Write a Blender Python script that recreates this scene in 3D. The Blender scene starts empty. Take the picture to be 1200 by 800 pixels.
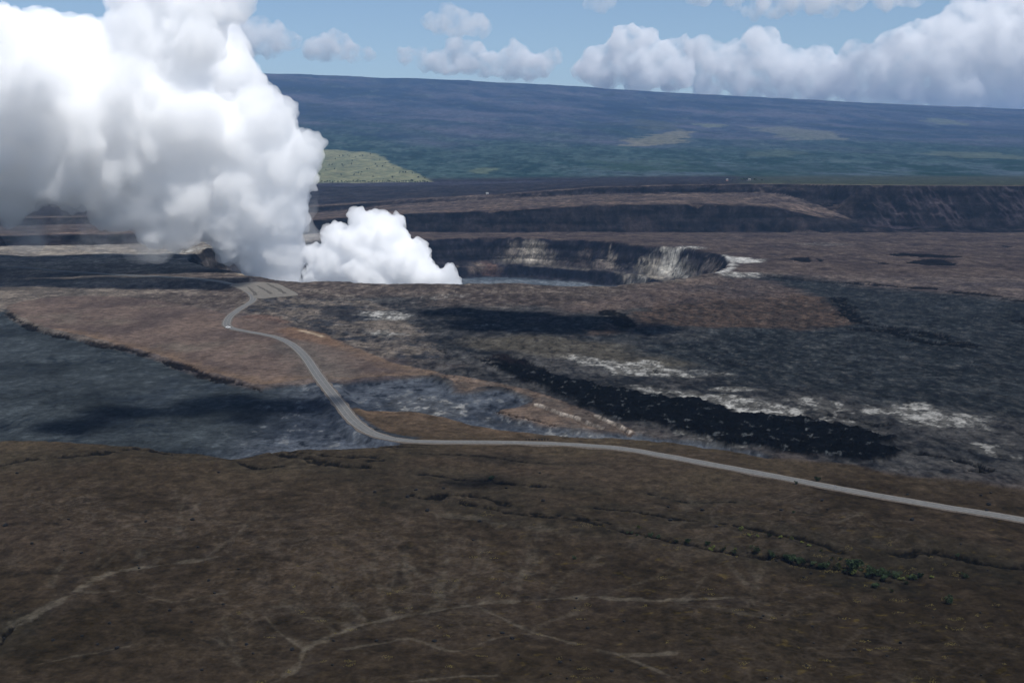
import bpy, bmesh, math, random
import numpy as np
from mathutils import Vector
random.seed(7)
R = math.radians
scene = bpy.context.scene
COL = scene.collection

# ------------------------------------------------------------------ camera and measuring helpers
H = 160.0            # height of the viewpoint above the caldera floor, m
F = 1448.0           # focal length in photo pixels (1200 wide)
Y0 = 190.0           # photo row of the true horizon
PITCH = math.atan((400 - Y0) / F)
SUN_EL, SUN_AZ = 60.0, 140.0       # degrees; azimuth clockwise from the viewing direction (+Y)
cp, sp = math.cos(PITCH), math.sin(PITCH)

def ray(px, py):
    a = (px - 600) / F; b = (400 - py) / F
    return np.array([a, cp + b * sp, -sp + b * cp])

def P(px, py, z=0.0):
    """the spot on the level z that was measured at photo row/column"""
    r = ray(px, py)
    t = (z - H) / r[2]
    return (r[0] * t, r[1] * t)

def at_dist(px, py, D):
    r = ray(px, py); t = D / r[1]
    return Vector((r[0] * t, D, H + r[2] * t))

def z_for(y, D):      # height of the terrain that shows at photo row y when it stands D away (on the middle column)
    r = ray(600, y)
    return H + r[2] * D / r[1]

def D_for(y, z=0.0):
    return P(600, y, z)[1]

# ------------------------------------------------------------------ noise
rng = np.random.RandomState(11)
_p = rng.permutation(256); _p = np.concatenate([_p, _p, _p])
_ga = rng.rand(256) * 2 * np.pi
_gx, _gy = np.cos(_ga).astype(np.float32), np.sin(_ga).astype(np.float32)
_g3 = rng.randn(256, 3); _g3 /= np.linalg.norm(_g3, axis=1)[:, None]

def noise2(x, y):
    xi = np.floor(x); yi = np.floor(y)
    xf = x - xi; yf = y - yi
    xi = xi.astype(np.int32); yi = yi.astype(np.int32)
    xi &= 255; yi &= 255
    u = xf * xf * xf * (xf * (xf * 6 - 15) + 10); v = yf * yf * yf * (yf * (yf * 6 - 15) + 10)
    def g(ix, iy, dx, dy):
        h = _p[_p[ix & 255] + (iy & 255)]
        return _gx[h] * dx + _gy[h] * dy
    a = g(xi, yi, xf, yf); b = g(xi + 1, yi, xf - 1, yf)
    c = g(xi, yi + 1, xf, yf - 1); d = g(xi + 1, yi + 1, xf - 1, yf - 1)
    return ((a + u * (b - a)) * (1 - v) + (c + u * (d - c)) * v) * 1.5

def fbm(x, y, s, o=5, g=0.5, seed=0, ax=1.0, ay=1.0):
    """s = size in metres of the largest feature; ax, ay stretch it"""
    x = np.asarray(x, np.float32); y = np.asarray(y, np.float32)
    t = np.zeros_like(x); a = 1.0; n = 0.0
    fx = 1.0 / (s * ax); fy = 1.0 / (s * ay)
    for i in range(o):
        t += a * noise2(x * fx + 17.3 * i + seed * 7.13, y * fy - 9.7 * i + seed * 3.71)
        n += a; a *= g; fx *= 2.03; fy *= 2.03
    return t / n * 1.6

def noise3(p):
    pi = np.floor(p).astype(np.int64); pf = p - pi
    w = pf * pf * pf * (pf * (pf * 6 - 15) + 10)
    out = 0
    for dx in (0, 1):
        for dy in (0, 1):
            for dz in (0, 1):
                h = _p[(_p[(_p[(pi[:, 0] + dx) & 255] + pi[:, 1] + dy) & 255] + pi[:, 2] + dz) & 255]
                g = _g3[h]
                d = g[:, 0] * (pf[:, 0] - dx) + g[:, 1] * (pf[:, 1] - dy) + g[:, 2] * (pf[:, 2] - dz)
                wx = w[:, 0] if dx else 1 - w[:, 0]; wy = w[:, 1] if dy else 1 - w[:, 1]; wz = w[:, 2] if dz else 1 - w[:, 2]
                out = out + d * wx * wy * wz
    return out * 1.6

def sstep(a, b, x):
    t = np.clip((x - a) / (b - a), 0, 1)
    return t * t * (3 - 2 * t)

# ------------------------------------------------------------------ ground grid: columns of constant bearing, rows of constant distance
ucore = np.linspace(-0.455, 0.455, 1060)
uout = np.array([0.46 + 0.004 * i ** 1.45 for i in range(1, 62)])
us = np.concatenate([-uout[::-1], ucore, uout])
rows = [D_for(y) for y in np.arange(1500, 830, -6)]
rows += [D_for(y) for y in np.arange(830, 345, -0.72)]
rows += list(np.arange(rows[-1] + 5, 2380, 6.5))
rows += list(np.arange(rows[-1] + 3, 2600, 2.3))
rows += list(np.arange(rows[-1] + 4, 2800, 6.5))
rows += list(np.arange(rows[-1] + 3, 3080, 2.8))
rows += list(np.arange(rows[-1] + 8, 4600, 11))
k = rows[-1]
while k < 15400:
    k *= 1.0052; rows.append(k)
while k < 30000:
    k *= 1.03; rows.append(k)
ds = np.array(rows)
NU, ND = len(us), len(ds)
U, D = np.meshgrid(us, ds)
X = (U * D); Y = D.copy()
PX = 600 + U * F      # bearing, in photo columns
print('grid', NU, ND, NU * ND)

# caldera wall tables, by bearing
tp  = [-1500, 0, 130, 250, 380, 480, 600, 700, 800, 900, 930, 960, 990, 1010, 1060, 1200, 2600]
tb  = [291, 288, 286, 282, 273, 271.5, 272, 272, 272, 272, 272, 272, 272, 272, 272, 272, 274]        # foot of the wall
tl  = [279, 277, 276, 271, 257, 251, 247, 241, 240, 243, 249, 257, 262, 266, 268, 268, 270]          # lip of the lower wall
tub = [267, 265, 262, 258, 249, 239, 232, 228, 226, 226, 230, 241, 254, 263, 265, 265, 266]          # foot of the upper scarp
tut = [258, 256, 254, 250, 241, 234, 227, 219, 216.5, 215.5, 216, 216.5, 217, 217, 217.5, 218, 219]          # its rim
colpx = 600 + us * F
wig = fbm(colpx, colpx * 0 + 3.3, 90, 5, seed=3)
yb = np.interp(colpx, tp, tb); yl = np.interp(colpx, tp, tl); yub = np.interp(colpx, tp, tub); yut = np.interp(colpx, tp, tut)
D0 = np.array([D_for(v) for v in yb])
D1 = D0 + np.interp(colpx, [0, 900, 1010], [62, 62, 40])
z1 = np.array([z_for(a, b) for a, b in zip(yl, D1)])
D2 = D1 + np.interp(colpx, [0, 380, 700, 900, 960, 1010], [420, 520, 380, 320, 150, 15])
z2 = np.array([z_for(a, b) for a, b in zip(yub, D2)])
D3 = D2 + np.interp(colpx, [0, 900, 1010], [45, 60, 115])
z3 = np.array([z_for(a, b) for a, b in zip(yut, D3)])
def soften(a):
    pad = 14; e = np.pad(a, pad, mode='edge'); kk = np.hanning(2 * pad + 1); return np.convolve(e, kk / kk.sum(), 'valid')
D1, D2, D3, z1, z2, z3 = [soften(a) for a in (D1, D2, D3, z1, z2, z3)]
D4 = np.full(NU, 4650.0)
z4 = np.array([z_for(v, 4650) for v in np.interp(colpx, [0, 380, 560, 800, 1200], [214, 214.5, 213, 209, 209])])
Z = np.zeros_like(X)
gul = fbm(X, Y, 130, 5, 0.55, seed=5, ay=2.2)
gul2 = 1 - np.abs(fbm(X, Y, 75, 4, 0.5, seed=6, ay=1.2)) * 2
shift = np.clip(gul * 40 + gul2 * 4, -45, 55)
crest_px = [-1500, 0, 280, 400, 545, 550, 556, 600, 700, 706, 800, 900, 906, 1000, 1200, 2000]
crest_y = [79, 79.5, 85, 88.5, 94.3, 94.0, 95.3, 97.7, 103.0, 103.6, 109.2, 115.0, 114.8, 120.5, 128, 150]
DC = 15000.0
zc = np.array([z_for(v, DC) for v in np.interp(colpx, crest_px, crest_y)]) + fbm(colpx, colpx * 0 + 8, 45, 4, seed=9) * 7
for j in range(NU):
    dd = ds + shift[:, j] * np.clip(1 - np.abs(ds - (D0[j] + D3[j]) / 2) / 900, 0, 1) * sstep(D0[j] - 90, D0[j], ds)
    Z[:, j] = np.interp(dd, [0, D0[j], D1[j], D2[j], D3[j], D4[j]], [0, 0, z1[j], z2[j], z3[j], z4[j]])
s = np.clip((D - 4650) / (DC - 4650), 0, 1.0)
mt = Z[-1:, :] * 0 + z4[None, :] + (zc - z4)[None, :] * (0.30 * s + 0.70 * s ** 1.75)
back = np.clip((D - DC) / 15000, 0, 1)
Z = np.where(D > 4650, mt - back * 900, Z)
relief_m = sstep(4700, 7500, D) * (1 - sstep(14000, 15000, D) * 0.75)
Z += relief_m * (fbm(X, Y, 1500, 5, 0.5, seed=12, ax=1.0, ay=1.5) * 22 + fbm(X, Y, 420, 4, 0.5, seed=14) * 8)
Z += sstep(D4 * 0 + 3000, 3400, D) * (1 - sstep(4600, 5200, D)) * fbm(X, Y, 120, 4, seed=15) * 1.6
strata = None
on_floor = D < (D0 - 12)[None, :]

# --------------------------------------------------- outline helpers (all in world metres)
def W(pts, z=0.0):
    return np.array([P(a, b, z) for a, b in pts])

def smooth(pts, n=6, closed=False):
    pts = np.array(pts, float); out = []
    m = len(pts)
    rg = range(m) if closed else range(m - 1)
    for i in rg:
        if closed:
            p0, p1, p2, p3 = pts[(i - 1) % m], pts[i], pts[(i + 1) % m], pts[(i + 2) % m]
        else:
            p0, p1, p2, p3 = pts[max(i - 1, 0)], pts[i], pts[i + 1], pts[min(i + 2, m - 1)]
        for t in np.linspace(0, 1, n, endpoint=False):
            out.append(0.5 * ((2 * p1) + (-p0 + p2) * t + (2 * p0 - 5 * p1 + 4 * p2 - p3) * t * t + (-p0 + 3 * p1 - 3 * p2 + p3) * t ** 3))
    if not closed: out.append(pts[-1])
    return np.array(out)

def _box(poly, pad):
    x0, y0 = poly.min(0) - pad; x1, y1 = poly.max(0) + pad
    r0, r1 = np.searchsorted(ds, [y0, y1])
    r1 = max(r1, r0 + 1)
    lo = min(x0 / max(ds[r0], 1), x0 / ds[min(r1, ND - 1)]); hi = max(x1 / max(ds[r0], 1), x1 / ds[min(r1, ND - 1)])
    c0, c1 = np.searchsorted(us, [lo, hi])
    return slice(max(r0 - 1, 0), r1 + 1), slice(max(c0 - 1, 0), c1 + 1)

def dist_line(line, pad=60, closed=False, x=None, y=None):
    """distance to a line, plus the window of the grid it was worked out in"""
    sl = _box(line, pad)
    x = X[sl]; y = Y[sl]
    d = np.full(x.shape, 1e9)
    m = len(line)
    for i in range(m if closed else m - 1):
        a = line[i]; b = line[(i + 1) % m]
        ab = b - a; L = ab @ ab + 1e-9
        t = np.clip(((x - a[0]) * ab[0] + (y - a[1]) * ab[1]) / L, 0, 1)
        d = np.minimum(d, (x - a[0] - t * ab[0]) ** 2 + (y - a[1] - t * ab[1]) ** 2)
    return np.sqrt(d), sl

def sdf(poly, pad=60):
    """signed distance, positive inside"""
    d, sl = dist_line(poly, pad, True)
    x = X[sl]; y = Y[sl]
    ins = np.zeros(x.shape, bool)
    m = len(poly)
    for i in range(m):
        a = poly[i]; b = poly[(i + 1) % m]
        c = ((a[1] > y) != (b[1] > y)) & (x < (b[0] - a[0]) * (y - a[1]) / (b[1] - a[1] + 1e-12) + a[0])
        ins ^= c
    return np.where(ins, d, -d), sl

def full(v, sl, fill):
    o = np.full(X.shape, fill); o[sl] = v
    return o

def poly_mask(pts, soft=4, rough=0, rs=20, seed=1, smooth_n=5, z=0.0, stretch=1.0):
    pl = smooth(W(pts, z), smooth_n, True) if smooth_n else W(pts, z)
    d, sl = sdf(pl, soft + abs(rough) * 1.3 + 5)
    if rough: d = d + fbm(X[sl], Y[sl], rs, 5, 0.6, seed=seed, ay=stretch) * rough
    m = np.zeros(X.shape); m[sl] = sstep(-soft, soft, d)
    return m

def line_mask(pts, width, soft=1.0, rough=0, rs=12, seed=1, z=0.0, n=5, ay=1.0):
    pl = smooth(W(pts, z), n)
    d, sl = dist_line(pl, width + soft + abs(rough) * 1.5)
    if rough: d = d + fbm(X[sl], Y[sl], rs, 4, 0.6, seed=seed, ay=ay) * rough
    m = np.zeros(X.shape); m[sl] = 1 - sstep(width / 2 - soft, width / 2 + soft, d)
    return m

# --------------------------------------------------- outlines measured on the photograph
FORE = [(-900, 1500), (-900, 517), (0, 517), (60, 518), (110, 521), (150, 523), (200, 529), (240, 530), (270, 534), (300, 530), (330, 527), (370, 526), (400, 525), (450, 522), (475, 520),
        (494, 514), (488, 509), (462, 508), (440, 500), (425, 488), (412, 479), (450, 479), (490, 481), (530, 488), (560, 494), (620, 503), (680, 511), (740, 515), (800, 520), (860, 527),
        (900, 537), (960, 545), (1000, 548), (1040, 557), (1090, 562), (1150, 566), (1200, 574), (1700, 640), (1700, 1500)]
ASH = [(8, 362), (16, 356), (50, 350), (110, 347), (170, 350), (215, 357), (255, 366), (275, 372), (300, 374), (330, 379), (352, 386), (378, 391), (405, 403), (440, 418), (480, 431), (512, 437),
       (500, 440), (470, 440), (440, 441), (420, 444), (400, 445), (370, 444), (340, 446), (305, 451), (285, 446), (255, 438), (235, 434), (210, 424), (190, 416), (150, 405), (110, 396), (60, 385), (30, 374)]
TONGUE = [(505, 437), (530, 440), (560, 445), (600, 452), (640, 462), (680, 478), (715, 493), (745, 508), (720, 506), (690, 502), (650, 498), (610, 488), (580, 479), (600, 477), (620, 474), (625, 466), (600, 456), (580, 452), (560, 453), (545, 458), (533, 452), (528, 446), (512, 441)]
BLACK = [(572, 422), (592, 415), (612, 424), (640, 436), (680, 446), (720, 457), (760, 463), (800, 466), (840, 474), (870, 484), (930, 491), (980, 497), (1020, 504), (1052, 513), (1035, 522), (1045, 530), (1032, 541),
         (1000, 543), (950, 536), (900, 527), (850, 520), (820, 515), (800, 505), (760, 498), (730, 496), (700, 486), (680, 474), (655, 462), (620, 450), (590, 438)]
LEFTLAVA = [(-900, 380), (-60, 366), (0, 362), (12, 372), (30, 380), (60, 390), (110, 401), (150, 410), (190, 422), (235, 439), (285, 451), (305, 456), (340, 451), (400, 449), (440, 446), (470, 444), (510, 443), (535, 459), (560, 458), (590, 456), (618, 470),
            (580, 480), (640, 498), (700, 506), (760, 510), (870, 527), (870, 545), (400, 545), (200, 560), (-900, 560)]
CRATER = [(219, 305), (233, 296), (262, 287), (310, 284), (390, 282), (480, 282), (560, 279.5), (640, 280.5), (700, 283.5), (760, 288), (800, 291), (830, 295), (846, 300), (853, 306),
          (850, 314), (838, 321), (800, 328), (745, 334), (690, 335.5), (640, 336), (540, 335.5), (450, 334), (370, 331), (315, 328), (290, 324), (262, 318), (238, 312)]
PIT = [(699, 366), (710, 363), (722, 364), (733, 370), (748, 381), (742, 385), (728, 384), (712, 378), (708, 371)]
ROAD = [(1700, 715), (1450, 660), (1200, 609), (1100, 592.5), (1000, 575), (900, 556), (800, 537.5), (735, 526), (680, 521), (620, 518.5), (560, 517.6), (510, 517.4), (470, 515.5), (443, 510), (425, 501), (411, 489), (397, 471), (385, 456), (372, 439), (360, 421), (349, 409),
        (338, 401), (322, 394.5), (300, 390), (280, 386.5), (268, 383), (265.5, 378.5), (270, 370), (283, 360.5), (294, 354), (297, 349.5), (294, 344), (285, 338.5), (272, 334)]
SIDE_ROAD = [(275, 334), (240, 330), (180, 325), (120, 321), (70, 317), (20, 314), (-40, 313)]

# ------------------------------------------------------------------ shape of the floor
fore = poly_mask(FORE, 3, 2.0, 18, 2, 3)
leftlava = poly_mask(LEFTLAVA, 4, 4, 30, 3, 3) * (1 - fore)
ash = poly_mask(ASH, 1.6, 3.2, 25, 4, 3)
tongue = poly_mask(TONGUE, 1.4, 2.6, 18, 5, 2)
black = poly_mask(BLACK, 3, 11, 30, 6, 2) * (1 - fore)
cd, csl = sdf(smooth(W(CRATER), 5, True), 260)
crater_sd = full(cd, csl, -1e6)
craterin = crater_sd > 0

floorN = on_floor.astype(float)
Z += floorN * fbm(X, Y, 260, 5, seed=21) * 2.2
Z += floorN * fbm(X, Y, 22, 4, seed=22) * 0.35 * (1 + leftlava * 0.3)
Z -= leftlava * 2.2 * (1 - ash) * (1 - tongue)
# blocky aa clinker of the black flow
cl = fbm(X, Y, 7, 4, 0.7, seed=24)
Z += black * (1.6 + cl * 1.3)
midmask = floorN * (1 - fore) * (1 - ash) * (1 - leftlava) * (1 - tongue)
Z += midmask * fbm(X, Y, 30, 4, 0.6, seed=25) * 0.9
# low swells of the foreground ash
Z += fore * fbm(X, Y, 75, 5, 0.42, seed=26) * 1.9
Z += fore * fbm(X, Y, 9, 4, 0.6, seed=28) * 0.22
# mound where the near crater rim rises
rimup = np.exp(-((crater_sd + 30) / 70.0) ** 2) * (crater_sd < 5)
Z += rimup * (2.0 + 2 * fbm(X, Y, 90, 3, seed=27))

# cracks in the foreground (dark open faults), white dusty gullies
CRACKS = [
    ([(0, 544), (50, 538), (110, 535), (160, 527), (205, 526), (250, 530)], 3.6, 2.0),
    ([(110, 532), (140, 529), (170, 529), (200, 533)], 2.6, 1.6),
    ([(278, 538), (300, 546), (330, 545)], 1.6, 1.0),
    ([(325, 530), (350, 535), (370, 540), (400, 545), (430, 548)], 4.4, 2.6),
    ([(340, 528), (370, 533), (410, 536), (445, 538)], 2.6, 1.6),
    ([(400, 526), (450, 524), (500, 525)], 2.0, 1.4),
    ([(430, 541), (450, 540)], 2.0, 1.2),
    ([(480, 532), (530, 534), (580, 536), (620, 541), (700, 544)], 1.2, 0.8),
    ([(490, 553), (520, 555), (548, 559), (580, 563), (620, 569), (680, 574)], 2.4, 1.6),
    ([(480, 579), (500, 582), (540, 579), (575, 584), (595, 590)], 3.4, 2.0),
    ([(545, 587), (580, 594), (620, 604), (645, 608), (690, 615), (720, 621), (760, 628), (800, 635), (850, 645), (900, 651), (940, 658), (990, 668), (1040, 678)], 2.4, 1.8),
    ([(620, 601), (650, 605), (680, 610), (715, 617)], 1.6, 1.0),
    ([(700, 596), (750, 602), (800, 608), (860, 617), (900, 626), (930, 631), (970, 643), (985, 648)], 2.2, 1.4),
    ([(905, 649), (940, 655), (985, 663), (1030, 669)], 2.0, 1.3),
    ([(1038, 649), (1065, 652), (1085, 652), (1125, 656), (1160, 663), (1200, 666), (1300, 675)], 3.6, 2.2),
    ([(760, 577), (800, 586), (860, 590)], 1.2, 0.7),
    ([(0, 745), (8, 733), (22, 722)], 1.6, 2.0),
]
crackm = np.zeros(X.shape)
crackw = np.zeros(X.shape)
for pts, w, dep in CRACKS:
    w = w * 1.25
    m = line_mask(pts, w, w * 0.5, w * 0.9, 10, 31, n=5)
    br = sstep(-0.25, 0.15, full(fbm(X[_s], Y[_s], 28, 3, seed=33), _s, 0) if False else noise2(X / 20 + 5, Y / 20))
    m = m * (0.6 + 0.4 * br)
    crackm = np.maximum(crackm, m)
    crackw = np.maximum(crackw, line_mask(pts, w * 9, w * 4, w * 3, 25, 32))
    Z -= m * dep
crackm = sstep(0.25, 0.5, crackm + 0.3 * noise2(X / 3.1, Y / 3.1) * (crackm > 0.02)) * (crackm > 0.02)

DARKCHAIN = [([(903, 324), (930, 326), (960, 329), (1000, 331), (1040, 333), (1080, 336), (1110, 340), (1135, 343), (1165, 347), (1200, 352), (1280, 358)], 24),
             ([(983, 349), (988, 357), (996, 368), (1004, 375), (1020, 380), (1050, 384), (1075, 389), (1100, 396), (1128, 403)], 17),
             ([(1010, 386), (1040, 388), (1070, 398), (1100, 403), (1130, 405)], 20),
             ([(815, 415), (840, 420), (865, 425), (890, 430)], 3.5),
             ([(1075, 533), (1100, 536), (1125, 540), (1150, 545)], 5), ([(1130, 541), (1158, 551), (1140, 553)], 6),
             ([(970, 486), (985, 489), (1000, 491), (1030, 499), (1040, 497)], 4),
             ([(515, 411), (522, 414), (530, 415)], 3), ([(728, 417), (735, 420)], 2.2), ([(766, 433), (771, 437)], 2.2), ([(430, 504), (460, 503)], 1.5),
             ([(580, 478), (600, 484), (620, 489), (650, 497)], 2.4), ([(40, 387), (80, 394)], 1)]
pits = np.zeros(X.shape)
for pts, w in DARKCHAIN:
    pits = np.maximum(pits, line_mask(pts, w, w * 0.35, w * 0.8, w * 2.2, 35))
for el in ([(1038, 299), (1060, 296), (1100, 298), (1125, 300), (1122, 303), (1090, 302), (1060, 300)], [(1060, 307), (1090, 304), (1110, 306), (1122, 310), (1090, 311)], [(920, 303), (945, 301), (952, 305), (940, 307)], [(955, 302), (966, 304), (962, 306)],
           [(1025, 306), (1045, 308), (1035, 309)], [(1188, 373), (1200, 371), (1215, 376), (1195, 379)], [(1170, 288), (1190, 289), (1180, 290)], [(558, 421), (575, 418), (585, 421), (566, 426)], [(590, 418), (606, 417), (640, 430), (632, 436), (600, 428)]):
    pits = np.maximum(pits, poly_mask(el, 3, 7, 24, 36, 2, stretch=1.5))
pitm = poly_mask(PIT, 2, 7, 22, 37, 2)
pits = sstep(0.42, 0.58, pits + 0.55 * (fbm(X, Y, 9, 4, 0.65, seed=44, ax=1.5)) * (pits > 0.02)) * (pits > 0.02)
pits = np.maximum(pits, pitm)
Z -= pits * 1.6 * (1 - pitm)

# the edge where ropey lava laps on the ash fan: a dark jagged ledge
edge_line = [(6, 366), (22, 375), (40, 384), (70, 392), (100, 399), (130, 404), (160, 411), (190, 421), (220, 430), (250, 441), (280, 449), (305, 456)]
ledge = line_mask(edge_line, 7, 4, 7, 55, 38)
ledge = sstep(0.35, 0.6, ledge + 0.45 * fbm(X, Y, 8, 3, 0.6, seed=45) * (ledge > 0.02)) * (ledge > 0.02)
Z -= ledge * 1.5
# small scarps on the ash tongue
SCARP = [([(628, 472), (645, 478), (660, 484), (675, 488), (690, 495), (705, 501)], 2.6), ([(698, 486), (712, 492), (726, 499), (738, 506)], 2.0)]
scarp = np.zeros(X.shape); scarpw = np.zeros(X.shape)
for pts, w in SCARP:
    scarp = np.maximum(scarp, line_mask([(a - 1, b + 1.2) for a, b in pts], w * 1.8, 1, 2.0, 10, 39))
    scarpw = np.maximum(scarpw, line_mask(pts, w, 0.8, 1.2, 10, 40))
Z -= scarp * 2.0

# crater
gl = fbm(X, Y, 70, 5, 0.6, seed=41)
gl2 = 1 - 2 * np.abs(fbm(X, Y, 34, 4, 0.5, seed=42))
cs = crater_sd + (gl * 16 + gl2 * 5) * sstep(-25, 40, crater_sd)
near = sstep(2150, 1950, Y)
prof = np.interp(cs, [0, 5, 32, 54, 66, 72, 84, 100], [0, -4, -34, -49, -52.5, -54, -70, -74])
prof = np.where(crater_sd > -3, prof, 0)
Z += prof * (crater_sd > -3)
fl = sstep(88, 110, cs)
Z += fl * fbm(X, Y, 40, 4, seed=43) * 0.8

# road bed
road_c = smooth(W(ROAD), 10)
rd, rsl = dist_line(road_c, 60)
roadd = full(rd, rsl, 1e6)
ROADZ = 0.9
k = 1 - sstep(8, 15, roadd)
Z = Z * (1 - k) + (ROADZ - 0.35) * k
LOT = [(270.5, 333.5), (283, 331.5), (300, 330.3), (324, 332.2), (337, 338), (349, 344.5), (343, 346.5), (322, 348), (300, 349.5), (292, 343)]
lotp = W(LOT)
ld, lsl = sdf(lotp, 60)
lot_sd = full(ld, lsl, -1e6)
k = sstep(-22, -6, lot_sd)
Z = Z * (1 - k) + (ROADZ - 0.4) * k

def hz(x, y):
    """terrain height at a spot"""
    u = x / y
    i = int(np.clip(np.searchsorted(ds, y) - 1, 0, ND - 2)); j = int(np.clip(np.searchsorted(us, u) - 1, 0, NU - 2))
    a = (y - ds[i]) / (ds[i + 1] - ds[i]); b = (u - us[j]) / (us[j + 1] - us[j])
    return float((Z[i, j] * (1 - b) + Z[i, j + 1] * b) * (1 - a) + (Z[i + 1, j] * (1 - b) + Z[i + 1, j + 1] * b) * a)

def on_terrain(px, py):
    """first place where the sight line measured at this photo spot meets the terrain"""
    r = ray(px, py)
    u = r[0] / r[1]; j = int(np.clip(np.searchsorted(us, u), 0, NU - 1))
    zz = H + r[2] / r[1] * ds
    hit = np.nonzero(Z[:, j] >= zz)[0]
    i = hit[0] if len(hit) else ND - 1
    i0 = max(i - 1, 0)
    e0 = zz[i0] - Z[i0, j]; e1 = Z[i, j] - zz[i]
    t = e0 / (e0 + e1 + 1e-9) if i > 0 else 0
    y = ds[i0] + (ds[i] - ds[i0]) * np.clip(t, 0, 1)
    return u * y, y

# ------------------------------------------------------------------ colours
KL = 1.66           # how bright a white matt level surface shows under this sun and sky
def lin(c):
    c = np.array(c, float) / 255
    return np.where(c < 0.04045, c / 12.92, ((c + 0.055) / 1.055) ** 2.4)
def A(r, g, b, k=1.0):
    return np.clip(lin((r, g, b)) / KL * k * np.array((1.0, 1.0, 0.95)), 0.002, 0.85)

C = np.zeros(X.shape + (3,))
def put(m, col):
    global C
    m = np.clip(m, 0, 1)[..., None]
    C = C * (1 - m) + np.asarray(col) * m
def put2(m, c0, c1, n):
    global C
    n = np.clip(n, 0, 1)[..., None]; m = np.clip(m, 0, 1)[..., None]
    C = C * (1 - m) + (np.asarray(c0) * (1 - n) + np.asarray(c1) * n) * m
#COLORS
n_big = fbm(X, Y, 180, 5, 0.55, seed=51, ay=1.6)
n_mid = fbm(X, Y, 45, 5, 0.6, seed=52, ay=1.6)
n_fin = fbm(X, Y, 10, 4, 0.7, seed=53, ay=2.2)
n_str = fbm(X, Y, 60, 5, 0.68, seed=54, ax=1.4, ay=1.6)
def N(n, lo=-0.5, hi=0.5): return sstep(lo, hi, n)

# ---- floor, general: brown grey cinders at the back, darker lava to the right
C[:] = A(88, 79, 78)
put2(np.ones(X.shape), A(70, 64, 66), A(104, 93, 88), N(n_mid * 0.6 + n_fin * 0.5 + n_big * 0.5))
# back floor between crater and cliffs, right
backf = sstep(1750, 1900, Y + X * 0.12) * floorN
put2(backf * 0.9, A(62, 54, 54), A(88, 77, 72), N(n_str * 0.9 + n_mid * 0.5))
# left floor: light grey streaky cinders
leftf = (1 - sstep(-500, -260, X)) * floorN * (1 - fore)
put2(leftf, A(84, 78, 74), A(122, 112, 104), N(n_str * 0.8 + n_fin * 0.4))
put(leftf * sstep(0.25, 0.6, n_fin) * 0.4, A(70, 66, 64))
farl = leftf * sstep(1750, 1950, Y)
put2(farl, A(110, 105, 102), A(150, 142, 134), N(n_str))
# near crater rim: grey-brown rubble
rimz = floorN * sstep(1330, 1420, Y) * (1 - sstep(1750, 1850, Y + X * 0.1)) * sstep(-520, -420, X) * (1 - sstep(330, 430, X))
put2(rimz * 0.9, A(66, 59, 57), A(102, 92, 86), N(n_str * 0.7 + n_fin * 0.7))
put(rimz * sstep(0.3, 0.6, n_str + n_fin * 0.4) * 0.5, A(148, 138, 128))
# middle field: dark lava, streaked
midf = poly_mask([(330, 352), (400, 350), (520, 352), (640, 360), (760, 352), (870, 325), (1000, 332), (1200, 352), (1700, 390), (1700, 640), (1200, 580), (870, 545), (600, 470), (512, 437), (405, 403), (330, 372)], 45, 60, 140, 55, 3) * (1 - fore)
put2(midf, A(36, 38, 42), A(72, 71, 72), N(n_str * 0.8 + n_fin * 0.6 + n_big * 0.3, -0.6, 0.6))
righ = poly_mask([(700, 392), (800, 384), (880, 330), (1000, 333), (1200, 354), (1700, 390), (1700, 560), (1200, 500), (1000, 470), (760, 430)], 50, 60, 140, 56, 3) * (1 - fore)
put2(righ, A(32, 36, 40), A(50, 54, 58), N(n_str * 0.7 + n_fin * 0.7, -0.7, 0.6))
put(midf * sstep(0.28, 0.6, n_fin + n_str * 0.3) * 0.3, A(90, 88, 86))
put(midf * sstep(0.25, 0.5, -n_fin * 0.8 + n_mid * 0.5) * 0.6, A(30, 32, 38))
br = poly_mask([(560, 398), (640, 392), (720, 405), (800, 425), (760, 432), (700, 425), (640, 415), (570, 410)], 18, 22, 60, 57, 2)
put(br * 0.6, A(90, 84, 74))
# reddish cinders right of the crater
red = poly_mask([(770, 350), (830, 343), (900, 342), (955, 348), (975, 360), (995, 378), (960, 384), (880, 384), (800, 383), (740, 388), (700, 392), (690, 388), (740, 372)], 14, 26, 70, 58, 2)
put2(red, A(54, 48, 46), A(84, 70, 62), N(n_str * 0.5 + n_fin * 0.9))
red2 = poly_mask([(640, 372), (740, 340), (860, 326), (905, 332), (950, 345), (860, 350), (770, 358)], 20, 26, 80, 59, 2)
put2(red2 * 0.75, A(74, 66, 66), A(100, 86, 80), N(n_str + n_fin * 0.4))
# rocky mix beside the road bend
mixr = poly_mask([(292, 350), (345, 348), (430, 352), (470, 372), (520, 420), (440, 418), (405, 402), (378, 390), (350, 384), (310, 372), (285, 362)], 8, 14, 40, 60, 2)
put2(mixr * 0.85, A(50, 52, 58), A(118, 108, 100), N(n_str * 0.9 + n_fin * 0.5))
dkp = poly_mask([(372, 360), (400, 357), (425, 362), (440, 372), (420, 378), (395, 374)], 6, 14, 30, 61, 2)
put(dkp * 0.8, A(40, 43, 50))
redp = poly_mask([(282, 371), (310, 368), (330, 372), (338, 378), (320, 379), (290, 377)], 4, 8, 30, 62, 2)
put(redp * 0.8, A(108, 88, 80))
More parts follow.
